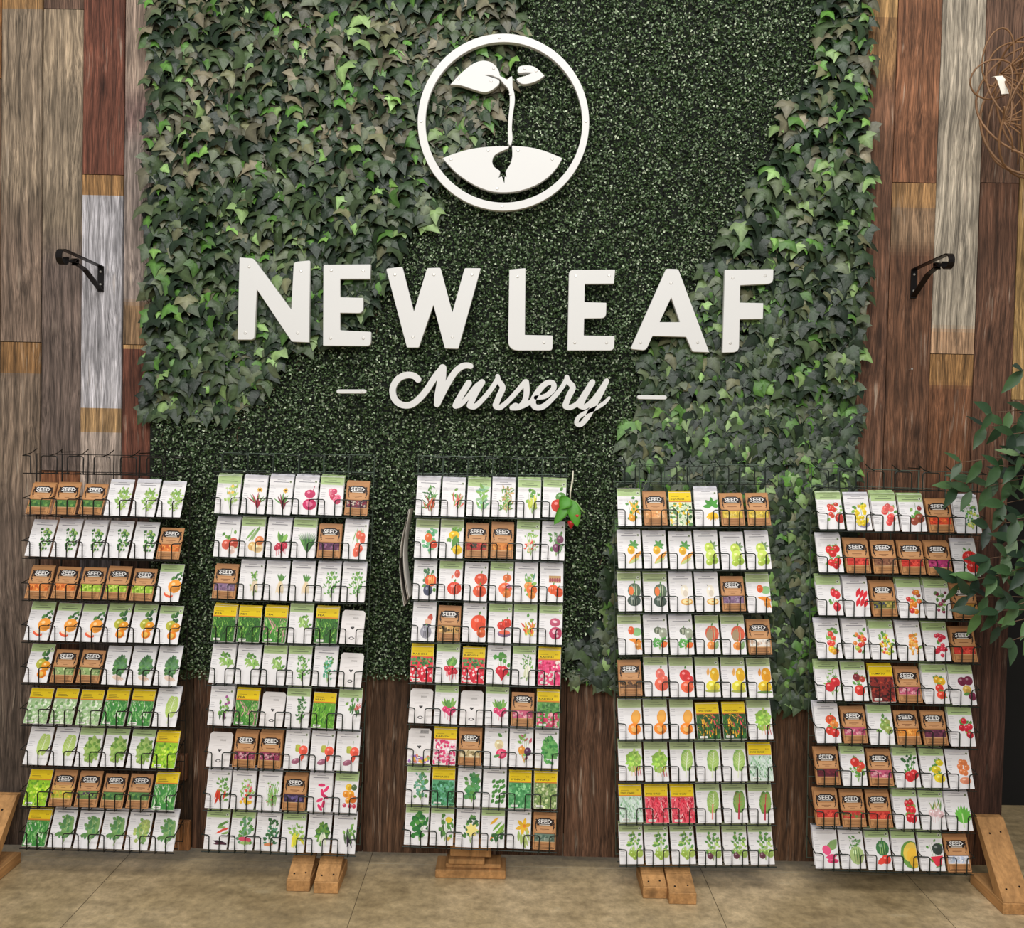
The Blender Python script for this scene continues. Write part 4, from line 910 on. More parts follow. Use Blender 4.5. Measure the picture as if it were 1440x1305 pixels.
 'yellowred': ('yellow and red tomatoes', lambda a: [herb(a, (G1,), 5, .2, .3, top=.9), fruit(a, -.15, .5, .32, '#f0b820'), fruit(a, .4, .4, .32, '#f2c028'), fruit(a, .0, -.1, .36, '#e83c30'), fruit(a, .15, -.6, .42, '#ee5038', .8)]),
 'plumyellow': ('purple and yellow tomatoes', lambda a: [fruit(a, -.35, .5, .38, '#7a2444', 1, False), fruit(a, .4, .55, .4, '#82284a', 1, False), fruit(a, .1, -.1, .38, '#d8b050', 1, False), fruit(a, .65, -.6, .36, '#7a2444', 1, False), a.L(-.4, -.5, .6, .3, .3, G1)]),
 'heirloom': ('orange and red heirloom tomatoes', lambda a: [pumpkin(a, .05, .45, .48, '#ee5a30'), pumpkin(a, .4, .1, .4, '#f09040'), fruit(a, -.2, -.35, .36, '#e04430'), fruit(a, .4, -.5, .38, '#dd3830')]),
 'greentom': ('striped green tomatoes', lambda a: fruits(a, [(.3, .35, .34, '#a8b860'), (-.1, .1, .32, '#94b058'), (.45, -.15, .34, '#a4b85c')], 10)),
 'cherrybunch': ('bright red cherry bunch', lambda a: fruits(a, [(-.05, .6, .26, '#dc2438'), (-.35, .1, .28, '#d02034'), (.2, .05, .28, '#dc2840'), (.6, .2, .26, '#e02c40'), (.5, -.4, .3, '#cc2034')], 6)),
 'tomvine': ('red tomatoes over green vine', lambda a: [herb(a, (G1, G2), 16, .22, .34, top=.0), fruit(a, -.2, .45, .4, '#dc3830'), fruit(a, .5, .2, .32, '#e84c38'), fruit(a, .2, -.1, .22, '#e06030')]),
 'redribbed': ('ribbed red tomatoes below leaves', lambda a: [herb(a, (G1, G4), 16, .26, .36, top=1), pumpkin(a, -.15, -.45, .44, '#d83034', None, 1), pumpkin(a, .4, -.3, .4, '#dc3438', None, 1)]),
 'lemontom': ('yellow tomatoes', lambda a: fruits(a, [(.4, .55, .34, '#f0dc28', dict(asp=.8)), (-.1, .05, .42, '#e8d028', dict(asp=.8)), (.2, -.55, .5, '#f0d830', dict(asp=.75))], 7)),
 'orangebunch': ('orange tomato ring above cut half', lambda a: [[fruit(a, .1+.4*math.cos(k), .3+.4*math.sin(k), .26, '#f08a50', 1, False) for k in range(6)], fruit(a, .1, -.65, .5, '#f09a78', .6, False)]),
 'redpaste': ('cluster of red plum tomatoes', lambda a: fruits(a, [(-.2, .55, .26, '#e0303a', dict(asp=1.2)), (.25, .6, .26, '#d82c34', dict(asp=1.2)), (-.1, .15, .26, '#dc3038', dict(asp=1.2)), (.4, .1, .28, '#e0343c', dict(asp=1.2)), (-.1, -.45, .3, '#d82a34', dict(asp=1.3)), (.35, -.5, .3, '#dc2e38', dict(asp=1.3))], 4)),
 'turnip': ('pink and white turnips', lambda a: [pods(a, ('#b8b078', G1), 10, 1.0, .1, 0, (PI/2-.5, PI/2+.5), .0), roots(a, ['#e8c8c8', '#d8a0a8'], 4, .3, 1, leafn=0, cy=-.1)]),
 'mustard': ('bright green leafy bunch', lambda a: [[a.L(0, -.7, r_, .34, PI/2+(k-5)*.2, vary('#6fc048', a.r)) for k, r_ in enumerate((.9, 1.1, 1.3, 1.4, 1.5, 1.5, 1.4, 1.3, 1.1, .9))], a.S([(0, -1), (0, 0)], .1, '#c8e8a0')]),
 'longmelon': ('long watermelon and pink slices', lambda a: [a.L(-.5, .0, 1.7, .75, .6, '#8aa868'), a.E(-.35, .05, .36, .42, '#f05a88', .6), a.L(-.6, -.5, 1.1, .4, .2, '#ee4c80'), fruit(a, .3, -.7, .5, '#e84878', .4, False)]),
 'greenmelon': ('striped green melon and tendrils', lambda a: [herb(a, (G1, '#7fa878'), 24, .14, .3, top=1), pumpkin(a, .1, -.3, .62, '#b8cc88', '#4f7a3c', 1.2)]),
 'cucumelon': ('dark green melon and red wedge', lambda a: [pumpkin(a, .1, .3, .58, '#3f7a44', '#a8cc78', 1.1), a.L(-.7, -.8, .9, .5, .5, '#ee4c3c'), fruit(a, .4, -.5, .42, '#e84838', .9, False)]),
 'canary': ('green rind melon with yellow flesh', lambda a: [fruit(a, .35, -.1, .95, '#6f9a48', 1.2, False), a.E(.3, .1, .62, .85, '#f4d058', -.5), a.E(.4, -.1, .42, .6, '#f8c440', -.5), a.E(.6, -.6, .4, .5, '#e8b838')]),
 'sugarbaby': ('dark round watermelon and red wedge', lambda a: [herb(a, (G1,), 8, .2, .3, top=.9), fruit(a, .35, .3, .48, '#3c4840', 1, False), a.P([a.U(-.6, -.25), a.U(.9, -.15), a.U(.6, -.8), a.U(.0, -.95)], '#e8384c'), a.S([(-.1, -.98), (.65, -.85)], .08, '#6fa060')]),
}
BAND = {
 'green': ('green band', ['#4f7a3c', '#6f9a4c', '#3a6a38']), 'orange': ('orange slices', ['#e8843c', '#d86a2c', '#f09a4c']),
 'lime': ('lime green pods', ['#a4c838', '#8ab030', '#c4d860']), 'head': ('pale green heads', ['#8fa868', '#5f8048', '#b8c48a']),
 'gold': ('glowing yellow greens', ['#c8c040', '#e0b040', '#a8b838']), 'purplegreen': ('green and purple heads', ['#5f8040', '#4a3050', '#7f9a50']),
 'darkrad': ('dark radishes', ['#5a3040', '#8a3040', '#d8c8b8']), 'purple': ('purple onions', ['#6a3a58', '#543050', '#8a5a78']),
 'mauve': ('mauve blooms', ['#8a6a88', '#a08aa0', '#6f5a78']), 'pinkdark': ('pink and dark roots', ['#a04060', '#4a2430', '#d8a0a8']),
 'stripe': ('purple striped beans', ['#3a2a48', '#6a5a8a', '#5a4a70']), 'tomdark': ('red tomatoes in dark leaves', ['#a83028', '#3c3a28', '#c84830']),
 'orangepep': ('orange peppers', ['#d8883c', '#e8a04c', '#b86a2c']), 'wheat': ('golden grains', ['#c89a58', '#5f4a28', '#e0b878']),
 'pink': ('pink roots', ['#c85a78', '#e0a0a8', '#a84060']), 'cream': ('cream roots', ['#e0d0a8', '#c8b080', '#8a7a50']),
 'grey': ('grey green field', ['#6a8070', '#8a9a88', '#50685a']), 'pale': ('pale orange squash', ['#e8a868', '#e8b888', '#d8945a']),
 'yellow': ('yellow squash', ['#d8b840', '#b8a038', '#e8cc68']), 'white': ('white pumpkins', ['#f0e8dc', '#e0d0c0', '#c8a890']),
 'dull': ('dim shed scene', ['#6a4a30', '#a87848', '#4a3424']), 'redor': ('orange red tomatoes', ['#e0502c', '#ee7038', '#c83c28']),
 'red': ('red tomatoes', ['#d03c30', '#e05040', '#b82c28']), 'brown': ('brown tomatoes', ['#8a5a40', '#6a4030', '#a87a58']),
 'magenta': ('magenta tomatoes', ['#a83068', '#8a2858', '#c04878']), 'olive': ('olive and blue tomatoes', ['#7a7838', '#343a58', '#a89848']),
 'brownyel': ('brown and yellow tomatoes', ['#b88a38', '#7a5a28', '#d8a848']), 'orangetom': ('orange tomatoes', ['#e8953c', '#f0a850', '#d8802c']),
 'plum': ('deep purple tomatoes', ['#6a3048', '#54283c', '#824058']), 'maroon': ('one dark maroon tomato', ['#6a2430', '#7a2c38', '#58202c']),
 'redgreen': ('red tomatoes and leaves', ['#c83c34', '#5f7a3c', '#a87848']), 'bluewhite': ('white and blue melon scene', ['#e8e8f0', '#b8c4d8', '#d8dce8']),
}
YEL = {
 'curly': ('', 'frilly white green endive', ['#dfe8d0', '#a8c890', '#c8dcb0', '#7fa868']), 'leafy': ('', 'long green leaves', ['#5fa84c', '#3f8a3c', '#8fc878', '#d0e0c0']),
 'limelet': ('', 'lime green lettuce', ['#b8dc30', '#98cc28', '#d0ec58', '#6fa828']), 'bean': ('PEA', 'green bean pods', ['#4f8f34', '#3a6f2c', '#8fbf58', '#2c4a24']),
 'peas': ('PEA', 'green peas', ['#6fae4c', '#4a8a38', '#a8d080', '#d8a0a0']), 'beanbright': ('BEAN', 'bright green beans', ['#78b838', '#5fa02c', '#98cc58', '#3f7a28']),
 'radred': ('RADISH', 'bright red radishes', ['#d82438', '#ee3a4c', '#3f7a3c', '#f4d8d8']), 'radpink': ('RADISH', 'hot pink radishes', ['#e0386c', '#f05a88', '#c82c58', '#e8d8d0']),
 'radmix': ('RADISH', 'pink radishes under leaves', ['#d84068', '#5f9a48', '#3f7a3c', '#e8a8b0']), 'radwhite': ('RADISH', 'pink and white radishes', ['#e04878', '#f8e4e4', '#d83468', '#f0c0cc']),
 'spin': ('SPINACH', 'blue green spinach', ['#3f8a58', '#5fa878', '#2c6a40', '#78b8a0']), 'spinlite': ('SPINACH', 'light green spinach', ['#6fb878', '#4f9a5c', '#8fcc90', '#3f8a4c']),
 'spinpale': ('SPINACH', 'pale variegated spinach', ['#a8b878', '#7f9a58', '#d0d8a8', '#5f8048']), 'squash': ('SQUASH', 'pale green squash and yellow flower', ['#6a9a58', '#dfe8c8', '#f0c020', '#3f6a38']),
 'chardmix': ('SWISS CHARD', 'rainbow chard stems', ['#3f7a30', '#2c5228', '#f0b030', '#e04858']), 'chardwhite': ('SWISS CHARD', 'white stemmed chard', ['#c8dcc8', '#d4e2d8', '#5f9a60', '#8fb890']),
 'rhubarb': ('SWISS CHARD', 'red chard stalks', ['#d82c44', '#f05a6a', '#a81c30', '#f4b0b0']), 'tomdark': ('TOMATO', 'dark red tomatoes', ['#5a1c1c', '#8a2c24', '#3c1414', '#c04830']),
}
_pk = {}
def packet_mesh(code):
    if code in _pk: return _pk[code]
    t, key = code[0], code[2:]; seed = hash_(code)
    if t in 'WGT':
        a = Art(.082, .130, seed); w, h = a.w, a.h; a.body('#f1eeee')
        if t in 'GT':
            top = '#b4cc8e' if t == 'G' else '#a9b884'
            a.rect(-w/2+.0006, w/2-.0006, h*.80, h-.0012, top)
            a.rect(-w/2+.0006, w/2-.0006, h*.785, h*.80, '#cfdcb8')
        else:
            a.rect(-w/2+.0006, w/2-.0006, h*.92, h-.0012, '#e6e4ea')
        cc = '#6d7a58' if t in 'GT' else '#8b8890'
        a.rect(-w*.18, w*.18, h*.905, h*.915, cc); a.rect(-w*.34, w*.34, h*.845, h*.862, cc)
        r = a.r
        for k in range(11):
            z = h*(.74 - .055*k)
            if k in (2, 6): continue
            a.rect(-w*.45, -w*(.45 - r.uniform(.14, .24)), z, z+h*.008, '#b9b6ba')
        MOT[key][1](a)
        a.rect(-w*.42, -w*.1, h*.03, h*.037, '#c4c1c4')
        if r.random() < .5: a.bx = (-w/2, w/2, 0, h); a.E(.78, .74, .09, .09, '#e8e8e0', 0, 10); a.E(.78, .74, .06, .06, '#6d7a58', 0, 10)
        bs = 'white packet with ' + MOT[key][0] if t == 'W' else 'green-topped packet with ' + MOT[key][0]
    elif t == 'B':
        a = Art(.080, .112, seed); w, h = a.w, a.h; r = a.r; a.body('#b98252')
        dk = '#241611'
        cols = BAND[key][1]
        a.rect(-w*.47, w*.47, h*.02, h*.98, '#c08a58'); a.rect(-w*.36, w*.36, h*.50, h*.66, '#cd9868')
        if key == 'gold':
            a.rect(-w*.44, w*.44, h*.2, h*.62, '#d8a860')
        # white SEED lettering with dark outline, branches at both sides
        a.P([(-w*.34, h*.70), (w*.34, h*.70), (w*.36, h*.86), (w*.2, h*.91), (-w*.2, h*.91), (-w*.36, h*.86)], dk)
        a.text('SEED', -w*.31, w*.31, h*.745, h*.875, '#f5f2ee', .028)
        a.rect(-w*.24, w*.24, h*.705, h*.725, '#e7ddd0')
        for sg in (-1, 1):
            pts = [(sg*w*.36, h*.86), (sg*w*.42, h*.76), (sg*w*.40, h*.62), (sg*w*.34, h*.54)]
            for p0, p1 in zip(pts[:-1], pts[1:]):
                d = Vector((p1[0]-p0[0], p1[1]-p0[1])); nn = Vector((-d.y, d.x)).normalized()*w*.012
                a.P([(p0[0]-nn.x, p0[1]-nn.y), (p0[0]+nn.x, p0[1]+nn.y), (p1[0]+nn.x, p1[1]+nn.y), (p1[0]-nn.x, p1[1]-nn.y)], dk)
            for k in range(7):
                zz = h*(.60+.04*k); xx = sg*w*(.38+.02*math.sin(k)); a.P([(xx, zz), (xx-sg*w*.04, zz+h*.03), (xx+sg*w*.01, zz+h*.045), (xx+sg*w*.05, zz+h*.02)], dk)
        a.rect(-w*.2, w*.2, h*.585, h*.60, '#7a4a28'); a.rect(-w*.1, w*.1, h*.545, h*.555, '#7a4a28')
        # picture band
        a.rect(-w*.45, w*.45, h*.24, h*.47, cols[0])
        a.bx = (-w*.45, w*.45, h*.24, h*.47)
        for k in range(46):
            u_, v_ = r.uniform(-.9, .9), r.uniform(-.75, .75)*.5
            x, z = a.U(u_, v_*1.4); rr = w*r.uniform(.03, .07)
            P = [(min(max(x+rr*math.cos(q), -w*.45), w*.45), min(max(z+rr*math.sin(q), h*.24), h*.47)) for q in [2*PI*i/8 for i in range(8)]]
            a.P(P, vary(r.choice(cols), r, .3))
        a.rect(-w*.47, w*.47, h*.23, h*.245, '#e0b888'); a.rect(-w*.47, w*.47, h*.465, h*.478, '#7a4f30')
        for z in (.19, .155, .12): a.rect(-w*.3, w*.3, h*z, h*(z+.01), '#8a5a34')
        for x0, x1, z0, z1_ in ((-.44, .44, .045, .055), (-.44, -.43, .045, .5), (.43, .44, .045, .5), (-.36, .36, .085, .093), (-.5, .5, .0, .012)): a.rect(w*x0, w*x1, h*z0, h*z1_, dk)
        bs = 'brown SEED packet with ' + BAND[key][0]
    elif t == 'Y':
        a = Art(.080, .118, seed); w, h = a.w, a.h; r = a.r; a.body('#f4f0e4')
        word, ds, cols = YEL[key]
        a.rect(-w/2+.0005, w/2-.0005, h*.74, h-.0012, '#f6d50c'); a.rect(-w/2+.0005, w/2-.0005, h*.705, h*.74, '#e08a2c')
        if word: a.text(word, -w*.42, -w*.42 + w*min(.62, .1*len(word)), h*.765, h*.815, '#3a3414', .02)
        else: a.rect(-w*.4, w*.05, h*.775, h*.79, '#8a7014'); a.rect(-w*.4, -w*.02, h*.81, h*.825, '#8a7014')
        a.rect(-w*.4, -w*.05, h*.86, h*.872, '#a8890e'); 
        for k in range(3): a.rect(w*(.26+.05*k), w*(.29+.05*k), h*.85, h*.89, '#b89412')
        a.rect(-w/2+.0005, w/2-.0005, .001, h*.705, cols[1])
        for k in range(120):
            x = r.uniform(-.47, .47)*w; z = r.uniform(.02, .68)*h; c_ = vary(cols[min(3, int(r.random()**1.3*4))], r, .3)
            if key.startswith('rad') and z < .42*h: c_ = vary(cols[0 if r.random() < .7 else 3], r, .2)
            if key.startswith('rad') and z >= .42*h and key in ('radred', 'radmix'): c_ = vary(r.choice(['#4f8a48', '#6fa060', '#3a6a38']), r, .2)
            if key in ('rhubarb', 'chardmix', 'leafy', 'chardwhite', 'beanbright', 'bean', 'peas'):
                ang = r.uniform(.9, 2.3); ln = w*r.uniform(.15, .35); wd_ = w*.03
                d = (math.cos(ang), math.sin(ang)); P = [(x-d[1]*wd_, z+d[0]*wd_), (x+d[1]*wd_, z-d[0]*wd_), (x+d[0]*ln, z+d[1]*ln)]
            else:
                rr = w*r.uniform(.035, .075); P = [(x+rr*math.cos(q), z+rr*math.sin(q)) for q in [2*PI*i/7 for i in range(7)]]
            a.P([(min(max(p_[0], -w*.493), w*.493), min(max(p_[1], .001), h*.705)) for p_ in P], c_)
        a.rect(-w*.4, -w*.08, h*.04, h*.10, '#f4f1ea'); a.rect(-w*.36, -w*.12, h*.062, h*.075, '#4a6a3a')
        bs = 'yellow-topped packet of ' + ds
    elif t == 'K':
        a = Art(.081, .113, seed); w, h = a.w, a.h; a.body('#ebe5e2', None, .007)
        g_ = '#8e8884'; bk_ = '#2e2a28'
        a.rect(-w*.2, w*.3, h*.86, h*.868, '#b9b2ae'); 
        for k in range(9): a.rect(w*(-.02+.028*k), w*(-.02+.028*k+.014), h*.74, h*.79, g_)
        a.rect(-w*.3, w*.32, h*.60, h*.606, '#c9c2be'); a.rect(-w*.3, w*.32, h*.56, h*.566, '#c9c2be')
        a.bx = (-w/2, w/2, 0, h)
        for q in ((-.08, -.04), (.08, -.04), (0, -.10)): a.E(q[0], q[1], .06, .045, bk_, 0, 8)
        for k in range(3): a.E(-.12+.12*k, .0, .03, .025, bk_, 0, 6)
        a.E(0, -.66, .16, .09, bk_, 0, 12); a.E(0, -.66, .10, .05, '#ebe5e2', 0, 10)
        a.rect(-w*.14, -w*.1, h*.165, h*.175, bk_); a.rect(w*.1, w*.14, h*.165, h*.175, bk_)
        if key == 'flower':
            a.bx = (-w*.5, w*.5, 0, h*.5)
            for k in range(26): a.E(a.r.uniform(-.9, .9), a.r.uniform(-.9, -.1), .1, .1, vary(a.r.choice(['#9a6ab0', '#f0b840', '#8fb060', '#e88a60', '#d8c8e0']), a.r), 0, 7)
            for k in range(14): a.rect(w*(.02+.026*k), w*(.02+.026*k+.013), h*.86, h*.95, '#3a3634')
            bs = 'turned packet with barcode and flowers'
        else: bs = 'plain white packet showing its back'
    _pk[code] = (a.mb.mesh('seed_packet', M_paper), bs, a.w, a.h); return _pk[code]
def hash_(s):
    v = 7
    for c in s: v = (v*131 + ord(c)) % 1000003
    return v

RACKS = [
 dict(tl=(32,724), tr=(254,728), bl=(27.5,1192), br=(244,1199), tilt=24.5, name='far left rack', wire=M_wire, extra=.35, rows=[
  'B:green B:green B:green W:basil W:basil W:basil', 'W:cilantro W:cilantro W:cilantro W:cilantro W:cilantro B:orange',
  'B:orange B:orange B:lime B:lime B:lime G:melon', 'G:melon G:melon G:melon G:gsquash G:gsquash G:gsquash',
  'G:gsquash B:head B:head W:kale W:kale W:kale', 'Y:curly Y:curly Y:curly Y:leafy Y:leafy W:romaine',
  'W:romaine W:romaine G:lettuce G:lettuce G:lettuce Y:limelet', 'Y:limelet B:gold B:purplegreen B:green B:green Y:leafy',
  'Y:leafy W:arugula W:arugula W:arugula W:arugulap W:arugula']),
 dict(tl=(299,723), tr=(518,727), bl=(283,1196), br=(500,1203), tilt=15, name='second rack', wire=M_wire_g, extra=2.4, rows=[
  'G:coneflower W:redstem W:redstemd W:beet G:pinkrad B:darkrad', 'W:redonion G:leekonion W:shallot G:chives B:purple W:salmonshallot',
  'B:mauve W:parsnip W:parsnipw W:parsnipw W:peavine W:peavine', 'Y:bean Y:bean Y:peas G:peapods Y:bean K:',
  'W:peapods W:peapods G:peapods G:peavine W:bluepea K:', 'W:purplepea Y:peas K: G:darksprig Y:beanbright G:redbean',
  'K: B:pinkdark B:pinkdark W:lantern W:lantern W:lantern', 'W:chili W:mixflower W:finestems B:stripe W:pinkcurl G:orangeround',
  'G:longpepper G:pinkgreen W:jalapeno G:waxbean W:bunch W:blackbean']),
 dict(tl=(582,726), tr=(797,729.5), bl=(566,1189), br=(783,1198), tilt=17, name='middle rack', wire=M_wire_g, extra=2.2, rows=[
  'W:cayenne W:pinkspear G:minty W:shoots G:yellowpep G:bellred', 'T:habanero T:yellowbell B:tomdark B:orangepep G:thairred W:purplebell',
  'W:turban G:stripered W:tworedpump G:orangeclus W:orangegreen W:jacko', 'W:gourdgrey B:wheat W:bigpump G:redpumps G:fans G:pinkbean',
  'Y:radred G:radish Y:radred W:heartrad G:whiterad Y:radpink', 'K: G:pinkradish K: G:pinkradish B:pink Y:radmix',
  'K:flower Y:radwhite B:cream W:watermelonrad W:beetmix W:spinachbig', 'G:greens Y:spin W:spinach W:leafrows Y:spinlite Y:spinpale',
  'G:chardgreen G:zucchini W:bloom G:yellowzuke W:squashflower B:grey']),
 dict(tl=(868,740), tr=(1087,741), bl=(870,1217), br=(1092,1218), tilt=20, name='fourth rack', wire=M_wire_g, extra=1.1, rows=[
  'G:crookneck B:pale Y:squash W:pattypan B:yellow B:yellow', 'W:striped W:striped W:striped W:limesquash W:limesquash W:limesquash',
  'T:darkstripe T:darkstripe W:cream W:cream B:mauve T:orangegourd', 'T:orangegourd W:mixgreen W:mixgreen T:kabocha T:kabocha B:white',
  'B:dull T:coralpump T:redkuri T:yellowsq T:yellowsq T:yellowsqd', 'T:butternut T:butternut T:butternut Y:chardmix Y:chardmix T:limechard',
  'T:limechard T:limechard T:chard T:chard T:chard Y:chardwhite', 'Y:chardwhite Y:rhubarb Y:rhubarb T:chardpink T:chardred T:chardred',
  'T:tomatillo T:tomatillo T:tomatillo T:tomatillop T:tomatillop T:tomatillop']),
 dict(tl=(1152,745), tr=(1384,752), bl=(1146,1222), br=(1370,1229), tilt=21, name='far right rack', wire=M_wire_g, extra=2.6, rows=[
  'G:redcluster W:yellowcherry G:pinktom G:browntom B:redor W:greenberry', 'W:redtoms B:red B:brown B:red B:magenta W:bigtom',
  'G:plum W:longred B:olive G:mixcherry G:purplecherry B:brownyel', 'W:redyellow W:multismall G:greenyellow W:orangecol G:redberries B:red',
  'G:bigreds G:darkred Y:tomdark B:pink G:yellowred G:plumyellow', 'W:heirloom B:pink G:greentom B:orangetom B:plum G:cherrybunch',
  'B:maroon G:tomvine B:pink G:redribbed G:lemontom W:orangebunch', 'B:red B:redgreen B:red G:redpaste G:turnip W:mustard',
  'W:longmelon W:greenmelon G:cucumelon G:canary G:sugarbaby B:bluewhite'])]
YT, YB = -.170, -.140
GD = .078       # depth of a pocket, front wire to grid
ordn = ['first', 'second', 'third', 'fourth', 'fifth', 'sixth', 'seventh', 'eighth', 'ninth']
rowname = ['top row', 'second row', 'third row', 'fourth row', 'fifth row', 'sixth row', 'seventh row', 'eighth row', 'bottom row']
rg = random.Random(21)
backs = MB(); SPARE = []
solo = 0
RACKLAB = ['black wire seed packet rack at far left, in front of the weathered planks',
  'dark wire seed packet rack, second from the left, bean and pea packets in its middle',
  'dark wire seed packet rack in the middle, with the strawberry sprig hanging on it',
  'dark wire seed packet rack, fourth from the left, full of squash and chard',
  'dark wire seed packet rack at far right, full of tomato packets beside the ficus']
for ri, K in enumerate(RACKS):
    P4 = [at(*K['tl'], YT), at(*K['tr'], YT), at(*K['bl'], YB), at(*K['br'], YB)]
    def rowpts(r_):
        t = r_ / 8.0; return P4[0].lerp(P4[2], t), P4[1].lerp(P4[3], t)
    base = (P4[2] + P4[3]) / 2
    rack = empty('seed_rack', Vector((base.x, base.y + GD, base.z)), RACKLAB[ri], 'display rack', 'wire seed racks hung along the wall')
    wr = .0019
    # back grid
    g = MB()
    L0, R0 = rowpts(-1.0); L9, R9 = rowpts(8.0)
    bk_ = Vector((0, GD, 0))
    upv = (L0 - L9).normalized()
    for jx in range(7):
        t = jx / 6; a_ = L0.lerp(R0, t) + bk_ + upv * .062; b_ = L9.lerp(R9, t) + bk_ - upv * .002
        g.tube([a_, b_], .0017 if jx not in (1, 4) else .0028, 6)
    for r_ in [x for x in range(-1, 9)]:
        L_, R_ = rowpts(r_)
        g.tube([L_ + bk_ + upv*.0, R_ + bk_ + upv*.0], .0014, 6)
        g.tube([L_ + bk_ + upv*.060, R_ + bk_ + upv*.060], .0014, 6)
    g.build('back_grid', M_wire if K['wire'] is M_wire else M_grid_g, rack)
    for t in (1/6, 4/6):
        hk = MB(); a_ = L0.lerp(R0, t) + bk_ + upv * .064
        hk.tube([Vector((a_.x, -.020, a_.z + .004)), Vector((a_.x, a_.y + .004, a_.z + .004)), Vector((a_.x, a_.y - .006, a_.z + .002)), Vector((a_.x, a_.y - .007, a_.z + .012))], .0018, 6)
        hk.build('hanging_hook', K['wire'], rack)
    for r_ in range(-1, 9):
        L_, R_ = rowpts(r_); ex = (R_ - L_); pw = ex.length / 6; ex.normalize()
        bm_ = MB(); hw = pw * .30; uh = .056
        zf = lambda p, z: p + Vector((0, 0, 1)) * z
        bm_.tube([L_ - Vector((0, 0, .0032)), R_ - Vector((0, 0, .0032))], wr, 6)
        bm_.tube([L_ + Vector((0, .035, -.0050)), R_ + Vector((0, .035, -.0050))], wr, 6)
        for jx in range(7):
            c = L_ + ex * (pw * jx)
            q = []
            y_ = Vector((0, -.0035, 0))
            if jx > 0:
                q += [c - ex*hw + Vector((0, 0, -.004)) + y_, c - ex*hw + upv*(uh-.007) + y_, c - ex*(hw-.002) + upv*(uh-.002) + y_, c - ex*(hw-.007) + upv*uh + y_]
            else: q += [c + (upv*uh + Vector((0, .006, 0))) + y_]
            if jx < 6:
                q += [c + ex*(hw-.007) + upv*uh + y_, c + ex*(hw-.002) + upv*(uh-.002) + y_, c + ex*hw + upv*(uh-.007) + y_, c + ex*hw + Vector((0, 0, -.004)) + y_]
            else: q += [c + (upv*uh + Vector((0, .006, 0))) + y_]
            bm_.tube(q, wr, 6)
            # divider going back to the grid, and floor rod
            bm_.tube([c + upv*uh + Vector((0, -.0035, 0)), c + upv*(uh+.008) + Vector((0, GD*.55, 0)), c + upv*(uh+.022) + Vector((0, GD, 0))], wr*.9, 5)
            for sg in (-1, 1):
                if (jx == 0 and sg < 0) or (jx == 6 and sg > 0): continue
                d_ = ex * (hw * sg)
                bm_.tube([c + d_ + Vector((0, -.0035, -.004)), c + d_*.9 + Vector((0, GD, -.004))], wr*.9, 5)
        bm_.build('wire_basket', K['wire'], rack)
    colang = math.atan2((P4[0] - P4[2]).x, (P4[0] - P4[2]).z); rowang = -math.atan2((P4[1] - P4[0]).z, (P4[1] - P4[0]).x)
    rollb = colang * .8 + rowang * .2
    for r_ in range(9):
        L_, R_ = rowpts(r_); ex = (R_ - L_); pw = ex.length / 6; ex.normalize(); s_ = pw / .0905
        codes = K['rows'][r_].split()
        for ci, code in enumerate(codes):
            me, desc, pw_, ph_ = packet_mesh(code)
            n_ex = max(0, int(round(rg.gauss(K['extra'], .9 if K['extra'] > 1 else .5))))
            if code[0] == 'K': n_ex = 0
            n_ex = min(n_ex, 4)
            tilt = R(K['tilt'] + rg.uniform(-1.2, 1.2)) - R(1.5) * n_ex * .6
            if code[0] == 'K': tilt += R(5)
            roll = rollb + R(rg.uniform(-.6, .6))
            yoff = .0045; lift = rg.uniform(.0008, .004)
            pos = L_ + ex * (pw * (ci + .5)) + Vector((rg.uniform(-.0006, .0006), yoff, lift))
            o = bpy.data.objects.new('seed_packet', me); C.objects.link(o)
            o.location = pos; o.rotation_euler = (-tilt, roll, 0); o.scale = (s_, 1, 1)
            # spare packets standing behind
            has = False
            for k in range(n_ex):
                dperp = .0045 + .0040 * k
                off_ = Vector((rg.uniform(-.0010, .0010), dperp, .0022 * (k + 1) + rg.uniform(0, .003)))
                t2 = tilt + R(.5) * (k + 1)
                Mt = Matrix.Translation(pos + off_) @ Euler((-t2, roll + R(rg.uniform(-.5, .5)), 0)).to_matrix().to_4x4() @ Matrix.Diagonal((s_, 1, 1, 1))
                SPARE.append((ri, r_, ci, k, code, Mt, o, desc))
            o['label'] = '%s, %s in %s, %s' % (desc, ordn[ci], rowname[r_], K['name'])
            o['category'] = 'seed packet'; o['group'] = 'seed packets in the ' + K['name']
